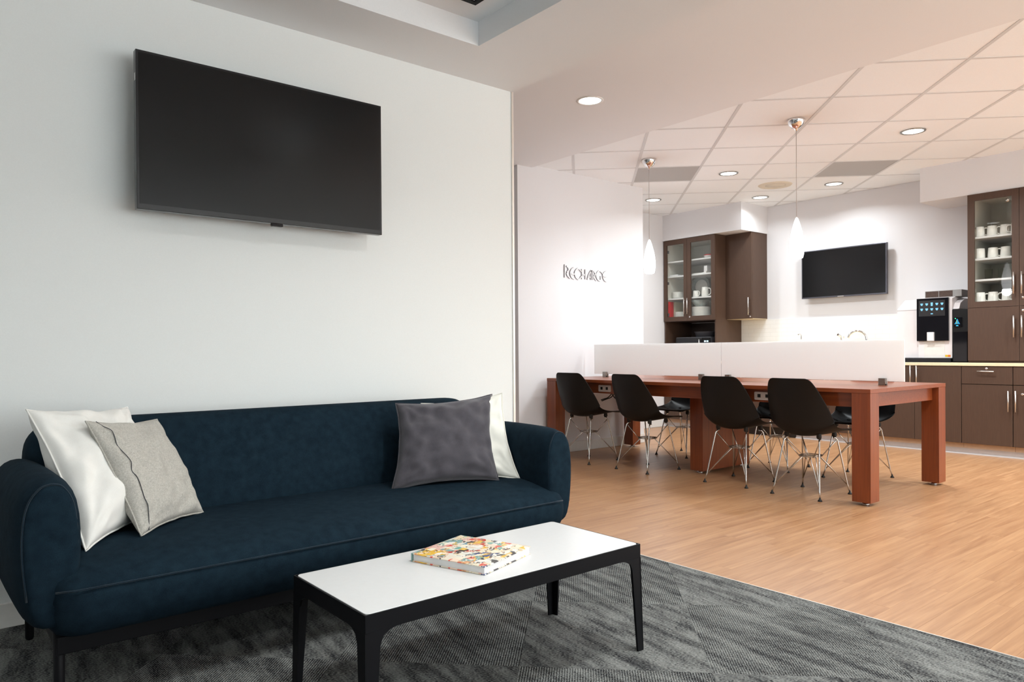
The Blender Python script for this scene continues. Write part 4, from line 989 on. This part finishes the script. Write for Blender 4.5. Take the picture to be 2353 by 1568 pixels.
# microwave and bowl in the niche
mw = thing('microwave', 'black microwave with a lit blue clock inside the open niche', 'microwave', (7.95, 5.75, .911))
part('body', B(7.755, 8.15, 5.478, 6.015, .911, 1.168), 'plastic_g', mw, .004)
part('door', B(7.742, 7.7545, 5.60, 6.012, .918, 1.160), 'gloss_black', mw, .002)
part('control_panel', B(7.742, 7.7545, 5.481, 5.597, .918, 1.160), 'black_plastic', mw, .002)
part('handle', MB().tube([(7.715, 5.63, .95), (7.715, 5.63, 1.14)], .008, 10).tube([(7.715, 5.63, .965), (7.742, 5.63, .965)], .005).tube([(7.715, 5.63, 1.125), (7.742, 5.63, 1.125)], .005), 'nickel', mw)
mb = MB()
for y in (5.566, 5.552, 5.530, 5.516): mb.box(7.7405, 7.7418, y-.004, y+.004, 1.104, 1.122)
part('clock_digits', mb, 'digits', mw)
mb = MB()
prof = [(.6, 0), (.9, .005), (1.0, .062), (1.06, .066), (1.06, .070), (.97, .068), (.88, .010), (.001, .008)]
rings = []
for s, z in prof: rings.append([(7.90+.10*s*cos(2*pi*j/32), 5.665+.148*s*sin(2*pi*j/32), 1.1685+z) for j in range(32)])
mb.loft(rings, cap=False).add(rings[0], [list(range(32))[::-1]])
tag(part('oven_dish', mb, 'plastic_g'), 'dark grey oval dish on top of the microwave', 'dish')

# ------------------------------------------------------------------ coffee machine, milk cooler, faucets
cm = thing('coffee_machine', 'white bean to cup coffee machine with a black touch screen on the counter', 'coffee machine', (7.95, 2.96, CT1))
part('base', B(7.70, 8.15, 2.722, 3.235, CT1, .906), 'gloss_black', cm, .003)
bd = part('body', MB().prism([(7.765, .906), (8.15, .906), (8.15, 1.50), (7.95, 1.50), (7.765, 1.40)], 3.030, 3.238, 'y'), 'plastic_w', cm, .004)
part('body_seam', B(7.7645, 7.7652, 3.031, 3.237, 1.384, 1.388), 'plastic_m', bd)
cl = part('front_column', MB().prism([(7.745, .906), (8.15, .906), (8.15, 1.50), (7.83, 1.505), (7.745, 1.485)], 2.722, 3.0295, 'y'), 'plastic_w', cm, .004)
fp = part('front_panel', B(7.715, 7.7445, 2.746, 3.034, 1.074, 1.494), 'gloss_black', cm, .003)
part('touch_screen', B(7.7138, 7.7150, 2.775, 3.012, 1.318, 1.472), 'dark_screen', fp)
mb = MB(); 
for r_ in range(2):
    for c_ in range(5):
        y = 2.985-c_*.046; z = 1.437-r_*.050
        if r_ == 0 and c_ == 2: mb.prism([(y-.008, z-.020), (y+.008, z-.020), (y+.010, z+.014), (y-.010, z+.014)], 7.7126, 7.7136, 'x')
        else: mb.prism([(y-.006, z-.014), (y+.006, z-.014), (y+.012, z), (y+.012, z+.008), (y-.012, z+.008), (y-.012, z)], 7.7126, 7.7136, 'x')
mb.prism([(2.893-.010+.0, 1.336), (2.893+.010, 1.336), (2.893+.010, 1.346), (2.893-.010, 1.346)], 7.7126, 7.7136, 'x')
part('drink_icons', mb, 'ui', fp)
part('spout', B(7.690, 7.7145, 2.870, 2.930, 1.074, 1.160), 'plastic_w', fp, .003)
part('cup_bay', B(7.7438, 7.7448, 2.790, 2.975, .908, 1.073), 'porcelain', cm)
part('warning_sticker', B(7.7435, 7.7446, 2.762, 2.785, .918, .938), 'sticker_y', cm)
part('warning_sticker', B(7.7435, 7.7446, 2.738, 2.761, .918, .938), 'sticker_o', cm)
hp = part('bean_hopper', B(7.83, 8.02, 2.668, 3.0, 1.505, 1.572), 'plastic_m', cm, .004)
part('bean_window', B(7.827, 7.8299, 2.875, 2.992, 1.509, 1.566), 'beans', hp)
part('bean_window', B(7.827, 7.8299, 2.748, 2.868, 1.509, 1.566), 'beans', hp)
part('side_cowl', MB().prism([(7.76, 1.38), (7.80, 1.44), (7.90, 1.482), (8.15, 1.50), (8.15, 1.38)], 2.668, 2.7215, 'y'), 'plastic_w', cm, .003)
mk = thing('milk_cooler', 'slim black milk cooler with a glowing display between coffee machine and cabinet', 'milk cooler', (7.95, 2.65, CT1))
part('body', B(7.735, 8.15, 2.582, 2.720, CT1, 1.375), 'black_plastic', mk, .003)
part('door', B(7.722, 7.7345, 2.586, 2.708, CT1+.01, 1.16), 'gloss_black', mk, .002)
part('display', B(7.724, 7.7345, 2.632, 2.704, 1.205, 1.298), 'gloss_black', mk, .002)
mb = MB(); mg2 = MB(); my = MB()
for rowi, cnt in ((0, 1), (1, 2), (2, 2), (3, 3), (4, 4), (5, 5)):
    for k in range(cnt):
        y = 2.672+(k-(cnt-1)/2)*.0095; z = 1.278-rowi*.0085
        tgt = my if (rowi in (2, 4) and k == cnt//2) else mb
        tgt.lathe([(.001, 7.7232), (.0030, 7.7232), (.0032, 7.7239)], y, z, 8, axis='x')
mg2.lathe([(.001, 7.7232), (.0045, 7.7232), (.0047, 7.7239)], 2.688, 1.286, 10, axis='x')
mb.prism([(2.660, 1.214), (2.684, 1.214), (2.678, 1.221), (2.666, 1.221)], 7.7232, 7.7239, 'x')
part('blue_lights', mb, 'ui_b', mk); part('green_light', mg2, 'ui_g', mk); part('yellow_lights', my, 'ui_y', mk)
part('cable_post', MB().tube([(7.80, 2.585, 1.375), (7.80, 2.585, 1.49)], .004, 8), 'rubber', mk)
ft = thing('kitchen_faucet', 'arched chrome kitchen faucet behind the frosted divider', 'faucet', (8.10, 3.70, CT1))
part('base', MB().lathe([(.026, CT1), (.026, CT1+.012), (.018, CT1+.03), (.014, CT1+.05)], 8.10, 3.70, 20, True, True), 'chrome', ft)
part('spout', MB().tube(catmull([(8.10, 3.70, CT1+.04), (8.10, 3.70, 1.08), (8.10, 3.715, 1.15), (8.09, 3.755, 1.190), (8.075, 3.815, 1.198), (8.06, 3.865, 1.165), (8.055, 3.885, 1.125)]), [.013]*24+[.014, .015, .016, .016, .016, .016, .016][:7] if False else .0135, 12), 'chrome', ft)
hd = thing('sprayer', 'small chrome side sprayer left of the arched faucet', 'sprayer', (8.10, 3.985, CT1))
part('stem', MB().lathe([(.020, CT1), (.020, CT1+.01), (.010, CT1+.03), (.010, 1.13)], 8.10, 3.985, 16, True, True), 'chrome', hd)
part('head', MB().tube([(8.10, 3.985, 1.125), (8.08, 3.985, 1.150), (8.05, 4.00, 1.165)], [.011, .015, .013], 12).tube([(8.10, 3.955, 1.12), (8.10, 3.955, 1.155)], .007, 10), 'chrome', hd)
sd2 = thing('soap_pump', 'small chrome soap pump standing alone left of the sprayer', 'soap pump', (8.10, 4.464, CT1))
part('stem', MB().lathe([(.018, CT1), (.018, CT1+.01), (.007, CT1+.02), (.007, 1.165)], 8.10, 4.464, 14, True, True), 'chrome', sd2)
part('nozzle', MB().tube(catmull([(8.10, 4.464, 1.165), (8.095, 4.475, 1.180), (8.07, 4.485, 1.176)], 3), .006, 10), 'chrome', sd2)
